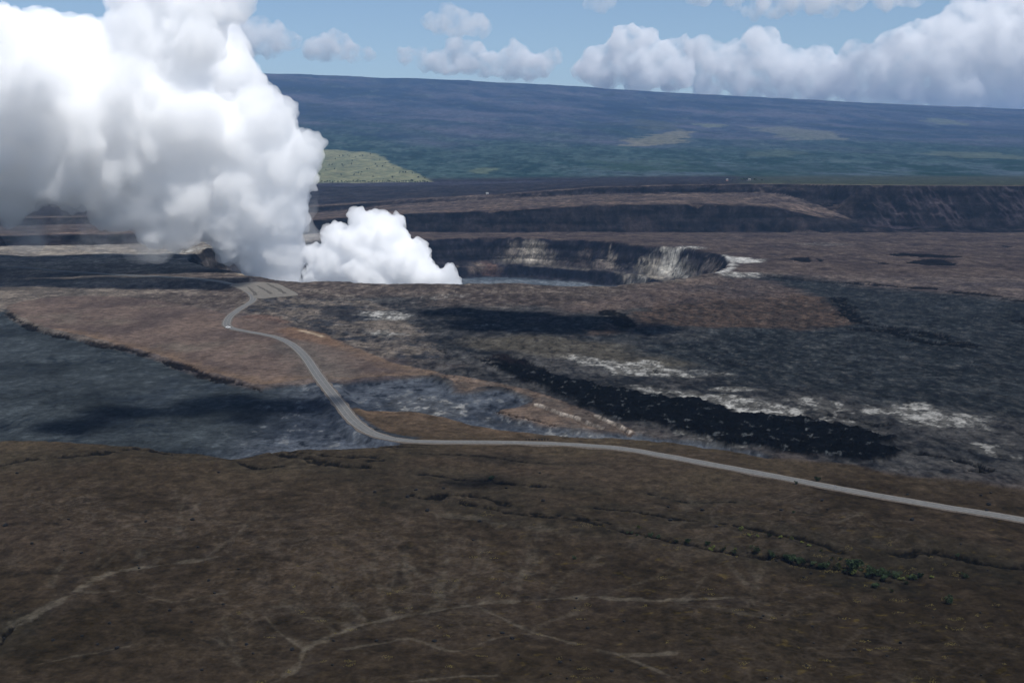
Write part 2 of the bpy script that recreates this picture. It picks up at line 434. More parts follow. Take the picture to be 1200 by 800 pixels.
# ---- ropey lava on the left: blue grey with swirled cords
wx = fbm(X, Y, 120, 4, seed=63); wy = fbm(X, Y, 90, 4, seed=64)
ang = (Y / 7.0 + wx * 34 + X / 90.0)
rope = np.sin(ang) * 0.5 + 0.5
ropeamp = N(wy, -0.1, 0.5)
put2(leftlava, A(44, 49, 53), A(66, 72, 77), N(n_str * 0.9 + n_big * 0.3, -0.6, 0.6))
put(leftlava * (1 - sstep(0.0, 0.35, rope)) * 0.55 * (0.2 + ropeamp), A(30, 38, 48))
put(leftlava * sstep(0.2, 0.6, n_fin + n_str * 0.4) * 0.22, A(96, 104, 110))
put(leftlava * sstep(0.15, 0.5, -n_big - n_mid * 0.3) * 0.5, A(36, 44, 56))
rlav = leftlava * sstep(-190, -120, X)
put2(rlav * 0.8, A(52, 58, 70), A(92, 97, 108), N(n_str * 0.8 + n_fin * 0.7))
put(rlav * sstep(0.42, 0.62, n_fin + n_mid * 0.4) * 0.7, A(120, 122, 126))
put(rlav * sstep(0.35, 0.6, -n_fin - n_mid * 0.3) * 0.7, A(26, 30, 38))
put(poly_mask([(425, 506), (455, 499), (485, 506), (493, 513), (470, 518), (440, 515)], 2, 2, 10, 65), A(58, 62, 68))
# ---- brown ash
c0, c1 = A(90, 78, 73), A(114, 98, 89)
c0, c1 = A(86, 75, 72), A(110, 95, 88)
put2(ash, c0, c1, N(n_mid * 0.6 + n_str * 0.6 + n_big * 0.3))
put(ash * N(n_str * 0.8 - n_big, 0.0, 0.8) * 0.55, A(102, 96, 88))
rim_d, rim_sl = sdf(smooth(W(ASH), 5, True), 60)
rimi = full(rim_d, rim_sl, -999)
put(ash * (1 - sstep(2, 22, rimi + n_fin * 10)) * 0.4 * (Y < 1190), A(124, 102, 82))
gr = line_mask([(345, 405), (365, 418), (385, 440)], 40, 22, 12, 20, 66)
put(ash * gr * 0.55, A(96, 92, 88))
orange = poly_mask([(325, 388), (345, 384), (372, 390), (398, 402), (392, 405), (360, 400), (340, 396)], 6, 8, 24, 67)
put(ash * orange * 0.45, A(122, 94, 74))
put(line_mask([(352, 388), (366, 391), (378, 395)], 5, 2.5, 3, 12, 68) * 0.8, A(178, 160, 140))
put2(tongue, A(86, 77, 72), A(112, 96, 86), N(n_mid + n_fin * 0.4))
upper = fore * sstep(690, 760, Y) * sstep(-130, -90, X)
# ---- foreground: dark brown cinders and ash
fm = N(n_mid * 0.5 + n_fin * 0.4 + n_big * 0.7, -0.6, 0.6)
put2(fore, A(46, 39, 30), A(68, 58, 48), fm)
wpx = fbm(X, Y, 60, 3, seed=78) * 34; wpy = fbm(X, Y, 60, 3, seed=79) * 34
n_br = fbm(X + wpx, Y + wpy, 30, 5, 0.6, seed=70)
n_br2 = fbm(X - wpy * .6, Y + wpx * .6, 11, 4, 0.62, seed=69)
ridge = 1 - np.abs(n_br) * 6.0
ridge2 = 1 - np.abs(n_br2) * 5.0
n_cl = fbm(X, Y, 90, 4, 0.55, seed=71)
veins = np.maximum(sstep(0.3, 0.8, ridge), 0.75 * sstep(0.35, 0.8, ridge2)) * sstep(-0.35, 0.25, n_cl + 0.3 * n_mid)
put(fore * veins * 0.5 * sstep(640, 560, Y), A(82, 74, 67))
put(fore * sstep(0.12, 0.4, n_br2) * 0.35 * sstep(-0.2, 0.3, -n_cl), A(26, 23, 17))
put(fore * sstep(0.1, 0.5, fbm(X, Y, 8, 4, 0.6, seed=72) + n_cl * 0.5) * 0.35, A(70, 60, 50))
put(fore * sstep(560, 690, Y) * 0.65, A(72, 62, 50))
put(fore * sstep(560, 640, Y) * sstep(-0.2, 0.4, n_big + n_mid * 0.5) * 0.4, A(80, 71, 58))
put(fore * sstep(-40, 160, X) * sstep(0.0, 0.6, n_big - n_mid * 0.3) * 0.4, A(46, 43, 31))
put(fore * sstep(0.2, 0.7, fbm(X, Y, 140, 3, seed=73)) * 0.5, A(68, 58, 50))
put(fore * sstep(500, 380, Y) * 0.45, A(42, 36, 27))
put2(upper * 0.8, A(80, 68, 57), A(106, 88, 74), N(n_mid + n_fin * 0.5))
put(fore * (1 - sstep(560, 600, Y)) * sstep(0.33, 0.6, -fbm(X, Y, 14, 4, 0.6, seed=74)) * 0.5, A(32, 29, 25))
# light dust trails
TRAILS = [([(-10, 745), (12, 728), (38, 714), (70, 700), (92, 686), (115, 672), (150, 662), (200, 655), (260, 648)], 2.6, .75), ([(285, 802), (320, 790), (348, 774), (358, 754), (375, 744), (400, 732), (430, 722), (470, 714), (520, 708), (575, 700), (640, 695), (690, 692), (760, 696), (860, 697)], 2.0, .75),
          ([(358, 754), (342, 744), (325, 730), (312, 715)], 1.0, .5), ([(400, 755), (440, 748), (480, 741), (530, 756), (570, 745), (600, 738)], 1.2, .45), ([(560, 704), (600, 722), (640, 738), (690, 755), (730, 762), (790, 764)], 1.4, .6), ([(720, 760), (760, 778), (790, 790)], 0.8, .5),
          ([(480, 795), (530, 790), (580, 786)], 1.2, .5), ([(425, 660), (440, 680), (520, 692)], 1.4, .35), ([(470, 655), (500, 675), (520, 692), (545, 670)], 1.4, .35), ([(40, 770), (90, 760), (150, 752)], 1.0, .45), ([(405, 700), (430, 718)], 1.8, .4), ([(800, 700), (860, 715), (900, 722)], 3, .3), ([(855, 660), (875, 680)], 1.4, .35), ([(975, 620), (1010, 607)], 1.2, .35), ([(800, 575), (812, 590), (798, 600)], 4, .25),
          ([(95, 690), (150, 688), (200, 700), (260, 690)], 1.0, .35), ([(500, 596), (560, 606), (640, 622), (700, 630)], 4, .35)]
rt = random.Random(17)
def branch(x, y, a, L, w, k_, lvl):
    pts = [(x, y)]
    n = 5
    for i in range(n):
        a += rt.uniform(-.28, .28); x += math.cos(a) * L / n; y -= abs(math.sin(a)) * L / n * 0.8
        pts.append((x, y))
        if lvl and i in (1, 2, 3) and rt.random() < .75: branch(x, y, a + rt.choice((-1, 1)) * rt.uniform(.35, .7), L * rt.uniform(.4, .6), w * .7, k_ * .9, lvl - 1)
    TRAILS.append((pts, w, k_))
for (x, y, a, L) in [(440, 722, 2.2, 90), (460, 716, 1.9, 80), (480, 712, 1.6, 95), (505, 709, 1.3, 90), (520, 708, 1.75, 110), (540, 706, 1.2, 95), (560, 703, .9, 110), (600, 698, 1.0, 90), (640, 695, .8, 100), (700, 693, .6, 110), (420, 728, 2.6, 110), (395, 735, 2.4, 80), (360, 752, 2.3, 90), (90, 690, 1.0, 90), (130, 670, .8, 100), (180, 658, .9, 110), (60, 702, 1.4, 80), (240, 650, .7, 90), (800, 697, .9, 90), (880, 702, 1.1, 80), (300, 795, 2.4, 90), (620, 735, .8, 80)]:
    branch(x, y, a, L, 1.5, .2, 1)
for pts, w, k_ in TRAILS:
    m = line_mask(pts, w * 1.2, w * 0.45, w * 1.3, 12, 75, n=6)
    put(m * min(1, k_ * 1.25) * (0.45 + 0.55 * sstep(-0.4, 0.3, n_fin)), A(94, 87, 77))
    put(line_mask(pts, w * 6, w * 4, w * 2.4, 14, 76, n=6) * k_ * 0.35 * sstep(-0.3, 0.3, n_fin), A(62, 58, 55))
put(crackw * fore * 0.35, A(44, 44, 38))
put(crackm * 0.85, A(14, 13, 11))
# yellow dry grass flecks
yg = sstep(0.56, 0.70, fbm(X, Y, 5, 3, 0.6, seed=77, ax=1.6) + 0.10 * n_cl)
put(fore * yg * sstep(620, 520, Y) * sstep(-120, 40, X + n_big * 80) * 0.3, A(92, 78, 34))
# ---- white and tan mineral crusts
WH = [([(428, 366), (450, 363), (474, 366), (476, 372), (455, 375), (432, 373)], 1.0), ([(434, 389), (448, 388), (470, 394), (452, 396)], .9), ([(395, 362), (430, 366), (470, 372), (500, 375)], .35),
      ([(486, 348), (520, 345), (550, 347), (520, 350)], .3), ([(560, 381), (572, 382), (566, 384)], .7),
      ([(672, 416), (700, 419), (730, 424), (760, 422), (775, 427), (800, 434), (812, 440), (780, 440), (752, 440), (722, 438), (706, 430), (678, 426)], .85),
      ([(745, 453), (772, 456), (800, 459), (830, 464), (860, 466), (900, 474), (930, 480), (950, 489), (925, 490), (880, 488), (850, 482), (800, 468), (760, 461)], 1.0),
      ([(838, 455), (858, 454), (874, 457), (850, 459)], 1.0), ([(810, 440), (850, 436), (860, 440)], .3), ([(930, 468), (975, 470), (1000, 478), (975, 486), (940, 480)], .6), ([(950, 489), (985, 487), (1030, 499), (1000, 503), (970, 497)], .45),
      ([(1000, 485), (1040, 478), (1080, 478), (1110, 484), (1150, 492), (1160, 499), (1120, 500), (1080, 500), (1040, 490)], .75), ([(1060, 475), (1090, 474), (1080, 478)], .5), ([(1140, 523), (1165, 519), (1180, 527), (1160, 532)], .6), ([(1185, 533), (1200, 537), (1190, 538)], .6),
      ([(560, 481), (600, 490), (660, 500), (720, 510), (760, 515), (700, 512), (620, 500)], .35), ([(450, 463), (500, 462), (550, 470), (540, 482), (470, 480)], .35), ([(800, 505), (840, 514), (870, 523), (830, 519)], .4),
      ([(846, 300), (860, 303), (884, 305), (893, 307), (872, 309), (853, 306)], 1.1), ([(842, 321), (856, 321), (880, 320), (890, 322), (880, 327), (858, 326), (844, 325)], 1.0), ([(795, 289.6), (815, 289.8), (825, 292), (800, 292)], 1.0), ([(836, 322), (848, 318), (856, 309), (848, 304), (856, 303.5), (862, 309), (856, 317), (848, 322)], 1.2),
      ([(1160, 300), (1175, 301), (1168, 302)], .2), ([(930, 285), (980, 284), (1000, 287), (950, 288)], .25), ([(200, 293), (240, 289), (275, 286), (275, 289), (240, 293), (215, 297)], .9)]
spk = fbm(X, Y, 11, 4, 0.75, seed=80, ax=1.1, ay=1.8) + 0.25 * n_str
for pts, k_ in WH:
    m = poly_mask(pts, 7, 13, 22, 81, 3)
    if k_ < 1.05: m2 = m * sstep(0.22 - 0.42 * k_, 0.72 - 0.42 * k_, spk)
    else: m2 = m
    put(m * 0.6 * min(k_, 1), A(108, 106, 103))
    put(m2 * min(1, 0.35 + k_ * 0.5), A(184, 182, 180))
put(scarpw * 0.9, A(190, 178, 168)); put(scarp * 0.75, A(66, 54, 48))
# ---- black clinker flow, pits and ledges
put2(black, A(4, 5, 7), A(14, 16, 20), N(n_fin))
put(black * sstep(0.42, 0.6, fbm(X, Y, 7, 4, 0.7, seed=83, ax=1.1, ay=1.8) + 0.1 * n_mid) * 0.65, A(88, 92, 96))
put(pits * 0.95, A(6, 7, 10))
put(ledge * 0.9 * sstep(-0.5, 0.2, n_fin + 0.3), A(6, 8, 11))
put(poly_mask([(575, 420), (582, 415), (595, 417), (615, 425), (605, 428), (585, 425)], 4, 8, 20, 84), A(30, 26, 28))
# white dust under the lot
blk = fbm(X, Y, 6, 3, 0.75, seed=130, ay=2.6)
lavas = np.clip(midf + righ + rimz * .6 + mixr, 0, 1) * (1 - black) * floorN * (1 - fore)
put(lavas * sstep(0.32, 0.46, blk) * 0.25, A(96, 94, 92))
put(lavas * sstep(0.25, 0.40, -blk) * 0.55, A(18, 19, 22))
# ---- crater walls and floor
rock0, rock1 = A(10, 12, 22), A(42, 40, 46)
wall = sstep(-1, 3, crater_sd) * (crater_sd > -3)
wn = fbm(X * 1.0, Y * .5 + Z * 1.2, 26, 6, 0.72, seed=90) + 0.2 * gl2
wsp = fbm(X, Y * .5 + Z * 1.3, 6, 3, 0.75, seed=131)
put2(wall, rock0, rock1, N(wn + 0.25 * sstep(20, 60, cs)))
bearing = PX
def fan(px0, w, s0, s1, col, k_, rough=8, sd=91):
    """a chute of pale scree running down the crater wall below one bearing"""
    s_ = (cs - s0) / (s1 - s0)
    m = np.exp(-((bearing - px0 + fbm(X, Y, 30, 4, 0.6, seed=sd) * rough) / (w * (0.35 + 0.75 * np.clip(s_, 0, 1)))) ** 2 * 1.4)
    m = m * sstep(-0.1, 0.1, s_) * (1 - sstep(0.85, 1.1, s_)) * (Y > 1900)
    put(m * k_ * sstep(-0.2, 0.1, wn * 0.5 + 0.7 * wsp + 0.3 + 0.5 * (m - 0.5)), col)
fan(622, 29, 4, 54, A(190, 180, 168), 1.0, 14); fan(600, 18, 8, 40, A(140, 130, 122), .7, 10); fan(640, 18, 20, 60, A(150, 140, 130), .6, 8)
fan(563, 22, 48, 80, A(110, 98, 90), .8, 10); fan(573, 12, 48, 90, A(92, 72, 66), .8, 8)
fan(716, 10, 6, 50, A(150, 140, 130), .9, 12, 92); fan(706, 18, 30, 60, A(120, 110, 104), .7, 12, 92); fan(685, 16, 12, 55, A(98, 88, 84), .6, 12, 93); fan(660, 22, 30, 62, A(84, 76, 74), .6, 12, 93)
fan(784, 27, 1, 54, A(205, 200, 192), 1.0, 14, 94); fan(762, 22, 20, 68, A(150, 142, 132), .9, 16, 95); fan(752, 14, 58, 92, A(188, 184, 178), .95, 10, 95); fan(735, 10, 60, 80, A(168, 160, 150), .8, 8, 95)
fan(812, 22, 20, 70, A(96, 91, 86), .6, 16, 96); fan(836, 22, 8, 60, A(128, 118, 112), .8, 14, 97)
benchl = wall * sstep(54, 57, cs) * (1 - sstep(66, 69, cs)) * sstep(0.0, 0.3, n_str + 0.2) * (Y > 2000)
put(benchl * 0.5, A(120, 114, 108))
put(wall * sstep(70, 72, cs) * (1 - sstep(82, 85, cs)) * sstep(-0.6, -0.1, n_str) * 0.75, A(20, 23, 34))
put(wall * (1 - sstep(0, 16, cs)) * sstep(-0.3, 0.1, n_str + 0.1) * (Y > 2300) * 0.6, A(24, 26, 40))
lw = wall * (X < -430)
put2(lw * 0.8, A(52, 50, 54), A(92, 86, 82), N(wn))
put(line_mask([(255, 299), (262, 308), (272, 316), (290, 323)], 16, 7, 9, 20, 98) * 0.85, A(180, 166, 148))
put2(fl * wall, A(74, 82, 92), A(104, 110, 118), N(n_str))
strat = fbm(X, Z * 60, 700, 4, 0.6, seed=140)
put(wall * sstep(0.1, 0.3, strat) * 0.35 * (cs < 60), A(64, 60, 62))
put(wall * sstep(0.1, 0.3, -strat) * 0.75 * (cs < 60), A(6, 7, 12))
# ---- caldera walls, benches and the plain above
dz = np.gradient(Z, axis=0) / np.gradient(D, axis=0)
above = (D > (D0 - 12)[None, :])
steep = sstep(0.22, 0.6, dz)
am = above * (D < 5300)
put2(am, A(74, 66, 66), A(98, 86, 80), N(n_str))
cliffn = fbm(X, Y * .5 + Z * 1.6, 60, 6, 0.7, seed=100)
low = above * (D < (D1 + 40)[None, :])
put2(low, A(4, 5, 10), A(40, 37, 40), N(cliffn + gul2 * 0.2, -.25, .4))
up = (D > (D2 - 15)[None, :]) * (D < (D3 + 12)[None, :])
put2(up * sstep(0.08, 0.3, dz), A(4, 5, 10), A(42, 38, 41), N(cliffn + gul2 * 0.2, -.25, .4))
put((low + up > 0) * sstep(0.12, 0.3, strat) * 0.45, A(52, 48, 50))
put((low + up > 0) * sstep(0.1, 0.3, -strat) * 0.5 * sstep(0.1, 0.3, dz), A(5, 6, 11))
tal = low * (D < (D0 + 26)[None, :]) * sstep(0.05, 0.35, n_big + n_mid * .3)
put(tal * 0.5, A(62, 54, 54))
lip = (D > (D1 + 10)[None, :]) * (D < (D1 + 130)[None, :]) * (PX < 1010)
put(lip * 0.6 * sstep(1010, 950, PX) * N(n_str), A(112, 96, 88))
right = sstep(1000, 1030, PX) * up
put(right * sstep(0.0, 0.4, n_big + n_mid * 0.3) * (1 - sstep(0.5, 0.9, dz)) * 0.6, A(72, 64, 70))
# plain
pl = sstep(0, 60, D - (D3 + 10)[None, :]) * (1 - sstep(4800, 5200, D))
put2(pl, A(34, 34, 42), A(58, 54, 58), N(n_str * 0.8 + n_fin * 0.6))
put(pl * sstep(0.1, 0.5, n_fin) * 0.5, A(46, 52, 50))
rightp = pl * sstep(840, 900, PX)
put(rightp * 0.7, A(66, 74, 60))
put(rightp * (D < (D3 + 110)[None, :]) * 0.6, A(110, 104, 84))
# ---- mountain
mm = sstep(4750, 5100, D)
m1 = fbm(X + Y * .25, Y, 1000, 6, 0.62, seed=110, ax=1.0, ay=2.4)
m2 = fbm(X, Y, 300, 6, 0.7, seed=111, ay=2.2)
m3 = fbm(X, Y, 70, 4, 0.75, seed=112, ay=2.5)
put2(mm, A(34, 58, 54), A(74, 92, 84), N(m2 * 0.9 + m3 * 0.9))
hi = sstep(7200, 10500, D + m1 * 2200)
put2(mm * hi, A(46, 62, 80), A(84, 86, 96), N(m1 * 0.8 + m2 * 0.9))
# long pale and dark flows down the shield
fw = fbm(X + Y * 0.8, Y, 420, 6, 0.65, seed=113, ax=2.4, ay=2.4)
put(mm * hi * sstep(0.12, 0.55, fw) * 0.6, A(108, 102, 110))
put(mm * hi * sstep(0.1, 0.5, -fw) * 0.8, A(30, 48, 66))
put(mm * sstep(6200, 7200, D) * sstep(0.2, 0.5, m2 - 0.4 * m1) * 0.6, A(36, 54, 54))
lowm = mm * (1 - sstep(5800, 7200, D + m2 * 1500)) * sstep(600, 760, PX)
put(lowm * sstep(-0.1, 0.35, m2 + m3 * 0.4) * 0.65, A(92, 100, 108))
put(lowm * sstep(0.15, 0.45, -m2 + m3 * 0.3) * 0.8, A(34, 60, 46))
put(mm * sstep(0.22, 0.5, fbm(X, Y, 200, 5, 0.75, seed=141, ay=2.5) - 0.3 * hi) * 0.6, A(24, 46, 42))
put(mm * sstep(0.3, 0.55, fbm(X, Y, 240, 5, 0.75, seed=142, ay=2.2)) * 0.4, A(108, 118, 112))
def T(pts): return np.array([on_terrain(a, b) for a, b in pts])
def tmask(pts, soft, rough, rs, seed, n=4):
    pl_ = smooth(T(pts), n, True)
    d, sl = sdf(pl_, soft + rough * 1.3)
    d = d + fbm(X[sl], Y[sl], rs, 5, 0.6, seed=seed) * rough
    m = np.zeros(X.shape); m[sl] = sstep(-soft, soft, d)
    return m
PATCH = [([(736, 166), (745, 161), (775, 156), (800, 153), (812, 158), (800, 166), (770, 170), (740, 171)], A(140, 130, 104), .7, 60), ([(880, 151), (915, 149), (960, 153), (995, 160), (975, 165), (930, 163), (905, 158)], A(132, 128, 108), .6, 90),
         ([(545, 199), (562, 196), (582, 198), (565, 203)], A(110, 116, 88), .7, 30), ([(880, 179), (915, 176), (945, 180), (920, 183), (890, 182)], A(96, 104, 84), .5, 80), ([(1085, 180), (1120, 178), (1200, 184), (1260, 186), (1200, 187), (1120, 184)], A(108, 112, 88), .6, 80),
         ([(815, 145), (840, 145), (850, 149), (825, 149)], A(130, 130, 104), .7, 60), ([(1080, 140), (1110, 139), (1128, 146), (1100, 146)], A(120, 124, 100), .6, 80), ([(700, 192), (760, 186), (820, 192), (800, 202), (730, 200)], A(66, 84, 66), .5, 120),
         ([(740, 140), (790, 145), (800, 152), (760, 152)], A(92, 94, 74), .45, 100), ([(830, 197), (900, 192), (1000, 196), (960, 205), (860, 206)], A(44, 64, 54), .5, 120)]
for pts, c_, k_, rg_ in PATCH:
    put(tmask(pts, rg_ * .4, rg_ * 2.2, 260, 115) * k_ * sstep(-0.8, 0.0, m3 + 0.3), c_)
MEADOW = [(300, 172), (372, 175), (400, 176), (434, 179), (452, 187), (468, 195), (485, 201), (496, 208), (502, 213.2), (440, 214.3), (380, 214.8), (300, 215)]
mead = tmask(MEADOW, 12, 22, 90, 116)
put2(mead, A(108, 114, 92), A(134, 134, 106), N(m3 * 0.7 + m2 * 0.5))
# small fields of trees melt into the plain below the meadow
fr = tmask([(300, 214.8), (500, 213.2), (560, 213), (700, 211), (560, 216), (380, 218)], 20, 20, 60, 117)
put(fr * 0.6, A(66, 66, 80))
# gentle overall fine mottling
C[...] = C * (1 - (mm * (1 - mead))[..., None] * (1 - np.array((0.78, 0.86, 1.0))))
g_near = fbm(X, Y, 4.5, 4, 0.85, seed=120, ay=1.4)
g_mid = fbm(X, Y, 16, 5, 0.85, seed=121, ay=2.4)
wn_ = sstep(1000, 700, D)
amp = np.where(D < 4700, 1.0, 0.0)
C *= np.exp(0.55 * g_near * wn_ * 0.8 + 0.85 * g_mid * (1 - wn_ * 0.8) * amp * (1 - 0.5 * ash) * (1 - 0.6 * leftlava))[..., None]
C = np.clip(C, 0.002, 0.7)

# ------------------------------------------------------------------ materials
def new_mat(name):
    m = bpy.data.materials.new(name); m.use_nodes = True
    nt = m.node_tree; nt.nodes.clear()
    out = nt.nodes.new('ShaderNodeOutputMaterial')
    return m, nt, out
def terrain_mat(name, s1, s2, var, bump, rough=0.95, bscale=None):
    m, nt, out = new_mat(name)
    nd = nt.nodes.new; lk = nt.links.new
    at = nd('ShaderNodeAttribute'); at.attribute_name = 'col'
    geo = nd('ShaderNodeNewGeometry')
    n1 = nd('ShaderNodeTexNoise'); n1.inputs['Scale'].default_value = 1 / s1; n1.inputs['Detail'].default_value = 5; n1.inputs['Roughness'].default_value = 0.65
    n2 = nd('ShaderNodeTexNoise'); n2.inputs['Scale'].default_value = 1 / s2; n2.inputs['Detail'].default_value = 3
    lk(geo.outputs['Position'], n1.inputs['Vector']); lk(geo.outputs['Position'], n2.inputs['Vector'])
    ad = nd('ShaderNodeMath'); ad.operation = 'ADD'; lk(n1.outputs['Fac'], ad.inputs[0]); lk(n2.outputs['Fac'], ad.inputs[1])
    mr = nd('ShaderNodeMapRange'); mr.inputs['From Min'].default_value = 0.7; mr.inputs['From Max'].default_value = 1.3
    mr.inputs['To Min'].default_value = 1 - var; mr.inputs['To Max'].default_value = 1 + var
    lk(ad.outputs[0], mr.inputs['Value'])
    mx = nd('ShaderNodeVectorMath'); mx.operation = 'SCALE'
    lk(at.outputs['Color'], mx.inputs[0]); lk(mr.outputs['Result'], mx.inputs['Scale'])
    b = nd('ShaderNodeBsdfDiffuse'); b.inputs['Roughness'].default_value = 0.6
    lk(mx.outputs[0], b.inputs['Color'])
    bp = nd('ShaderNodeBump'); bp.inputs['Strength'].default_value = 1.0; bp.inputs['Distance'].default_value = bump
    lk(n1.outputs['Fac'], bp.inputs['Height']); lk(bp.outputs['Normal'], b.inputs['Normal'])
    lk(b.outputs[0], out.inputs['Surface'])
    return m
def plain_mat(name, col, rough=0.9, var=0.25, scale=2.0, bump=0.0, spec=0.2, metal=0.0):
    m, nt, out = new_mat(name)
    nd = nt.nodes.new; lk = nt.links.new
    geo = nd('ShaderNodeNewGeometry'); n = nd('ShaderNodeTexNoise'); n.inputs['Scale'].default_value = scale; n.inputs['Detail'].default_value = 4
    lk(geo.outputs['Position'], n.inputs['Vector'])
    mr = nd('ShaderNodeMapRange'); mr.inputs['From Min'].default_value = .3; mr.inputs['From Max'].default_value = .7; mr.inputs['To Min'].default_value = 1 - var; mr.inputs['To Max'].default_value = 1 + var
    lk(n.outputs['Fac'], mr.inputs['Value'])
    mx = nd('ShaderNodeVectorMath'); mx.operation = 'SCALE'; mx.inputs[0].default_value = col; lk(mr.outputs['Result'], mx.inputs['Scale'])
    b = nd('ShaderNodeBsdfPrincipled'); b.inputs['Roughness'].default_value = rough; b.inputs['Specular IOR Level'].default_value = spec; b.inputs['Metallic'].default_value = metal
    lk(mx.outputs[0], b.inputs['Base Color'])
    if bump:
        bp = nd('ShaderNodeBump'); bp.inputs['Distance'].default_value = bump; lk(n.outputs['Fac'], bp.inputs['Height']); lk(bp.outputs['Normal'], b.inputs['Normal'])
    lk(b.outputs[0], out.inputs['Surface'])
    return m

M_ground = terrain_mat('cinder_ground', 2.0, 7, 0.42, 0.6)
M_lava = terrain_mat('ropey_lava', 3.0, 7, 0.38, 1.0, 0.75)
M_aa = terrain_mat('clinker', 2.0, 6, 0.6, 1.6, 0.85)
M_cliff = terrain_mat('cliff_rock', 9, 30, 0.6, 3.5)
M_far = terrain_mat('far_slope', 60, 24, 0.5, 9.0)

# ------------------------------------------------------------------ the ground sheet, cut into its kinds of ground
def tag(o, label=None, cat=None, group=None, kind=None):
    if label: o['label'] = label
    if cat: o['category'] = cat
    if group: o['group'] = group
    if kind: o['kind'] = kind
    return o

cls = np.zeros(X.shape, np.int8)
cls[leftlava > 0.5] = 1
cls[(ash > 0.5) | (tongue > 0.5)] = 2
cls[black > 0.5] = 3
cls[fore > 0.5] = 0
cls[(crater_sd > 0)] = 4
cls[(crater_sd > 0) & (fl > 0.5)] = 5
cls[above] = 6
cls[D > (D3 + 12)[None, :]] = 7
cls[D > 4950] = 8
cls[mead > 0.5] = 9
fc = cls[:-1, :-1]
NAMES = ['ground', 'lava_field', 'ash_field', 'black_lava_flow', 'crater_wall', 'crater_floor', 'caldera_cliff', 'plain', 'mountain', 'meadow']
MATS = [M_ground, M_lava, M_ground, M_aa, M_cliff, M_ground, M_cliff, M_far, M_far, M_far]
V = np.stack([X, Y, Z], -1).reshape(-1, 3).astype(np.float32)
Cf = np.concatenate([C.reshape(-1, 3), np.ones((NU * ND, 1))], 1).astype(np.float32)
# normals worked out on the whole sheet so that neighbours meet without a seam
def grid_normals():
    G = V.reshape(ND, NU, 3).astype(np.float64)
    a = np.gradient(G, axis=1); b = np.gradient(G, axis=0)
    n = np.cross(a, b); n /= np.linalg.norm(n, axis=-1, keepdims=True)
    return n.reshape(-1, 3).astype(np.float32)
GN = grid_normals()
idx = np.arange(NU * ND).reshape(ND, NU)
quads = np.stack([idx[:-1, :-1], idx[:-1, 1:], idx[1:, 1:], idx[1:, :-1]], -1).reshape(-1, 4)
fcf = fc.reshape(-1)
for ci, nm in enumerate(NAMES):
    q = quads[fcf == ci]
    if len(q) == 0: continue
    used, inv = np.unique(q, return_inverse=True)
    inv = inv.reshape(-1, 4)
    me = bpy.data.meshes.new(nm)
    me.vertices.add(len(used)); me.vertices.foreach_set('co', V[used].ravel())
    nq = len(inv)
    me.loops.add(nq * 4); me.loops.foreach_set('vertex_index', inv.ravel().astype(np.int32))
    me.polygons.add(nq); me.polygons.foreach_set('loop_start', np.arange(0, nq * 4, 4, dtype=np.int32))
    me.update(calc_edges=True)
    me.polygons.foreach_set('use_smooth', np.ones(nq, bool))
    ca = me.color_attributes.new('col', 'FLOAT_COLOR', 'POINT')
    ca.data.foreach_set('color', Cf[used].ravel())
    me.normals_split_custom_set_from_vertices(GN[used].tolist())
    me.materials.append(MATS[ci])
    o = bpy.data.objects.new(nm, me); COL.objects.link(o)
    tag(o, kind='structure')
# ------------------------------------------------------------------ roads
def mesh_obj(name, verts, faces, mat, parent=None, smooth_=False):
    me = bpy.data.meshes.new(name); me.from_pydata([tuple(map(float, v)) for v in verts], [], faces); me.update()
    if smooth_: me.polygons.foreach_set('use_smooth', np.ones(len(me.polygons), bool))
    me.materials.append(mat)
    o = bpy.data.objects.new(name, me); COL.objects.link(o)
    if parent: o.parent = parent
    return o
def resample(line, step):
    seg = np.linalg.norm(np.diff(line, axis=0), axis=1); s_ = np.concatenate([[0], np.cumsum(seg)])
    t = np.arange(0, s_[-1], step)
    return np.stack([np.interp(t, s_, line[:, 0]), np.interp(t, s_, line[:, 1])], 1)
rc = resample(smooth(W(ROAD, ROADZ), 12), 4.0)
for _ in range(3): rc[1:-1] = (rc[:-2] + 2 * rc[1:-1] + rc[2:]) / 4
tg = np.gradient(rc, axis=0); tg /= np.linalg.norm(tg, axis=1)[:, None]
nr = np.stack([-tg[:, 1], tg[:, 0]], 1)
def strip(name, o0, o1, z, mat, kind='structure', line=rc, nrm=nr, jit=0.0, thick=0.0):
    v = []; f = []
    for i in range(len(line)):
        j0 = jit * noise2(np.array([i * 0.31]), np.array([o0]))[0]; j1 = jit * noise2(np.array([i * 0.27]), np.array([o1 + 5]))[0]
        a = line[i] + nrm[i] * (o0 + j0); b = line[i] + nrm[i] * (o1 + j1)
        zz = z if np.isscalar(z) else z[i]
        v += [(a[0], a[1], zz), (b[0], b[1], zz)]
        if thick: v += [(a[0] - nrm[i][0] * 1.2, a[1] - nrm[i][1] * 1.2, zz - thick), (b[0] + nrm[i][0] * 1.2, b[1] + nrm[i][1] * 1.2, zz - thick)]
    st = 4 if thick else 2
    for i in range(len(line) - 1):
        a = i * st; b = a + st
        f.append((a, a + 1, b + 1, b))
        if thick: f += [(a + 2, a, b, b + 2), (a + 1, a + 3, b + 3, b + 1)]
    return tag(mesh_obj(name, v, f, mat), kind=kind)
M_asphalt = plain_mat('old_asphalt', A(116, 115, 115), 0.9, 0.22, 0.6, 0.05)
M_gravel = plain_mat('verge_gravel', A(108, 99, 92), 0.95, 0.3, 0.9, 0.1)
M_line = plain_mat('worn_paint', A(146, 143, 138), 0.8, 0.25, 0.4)
M_lot = plain_mat('pale_gravel', A(126, 120, 113), 0.95, 0.18, 0.25, 0.1)
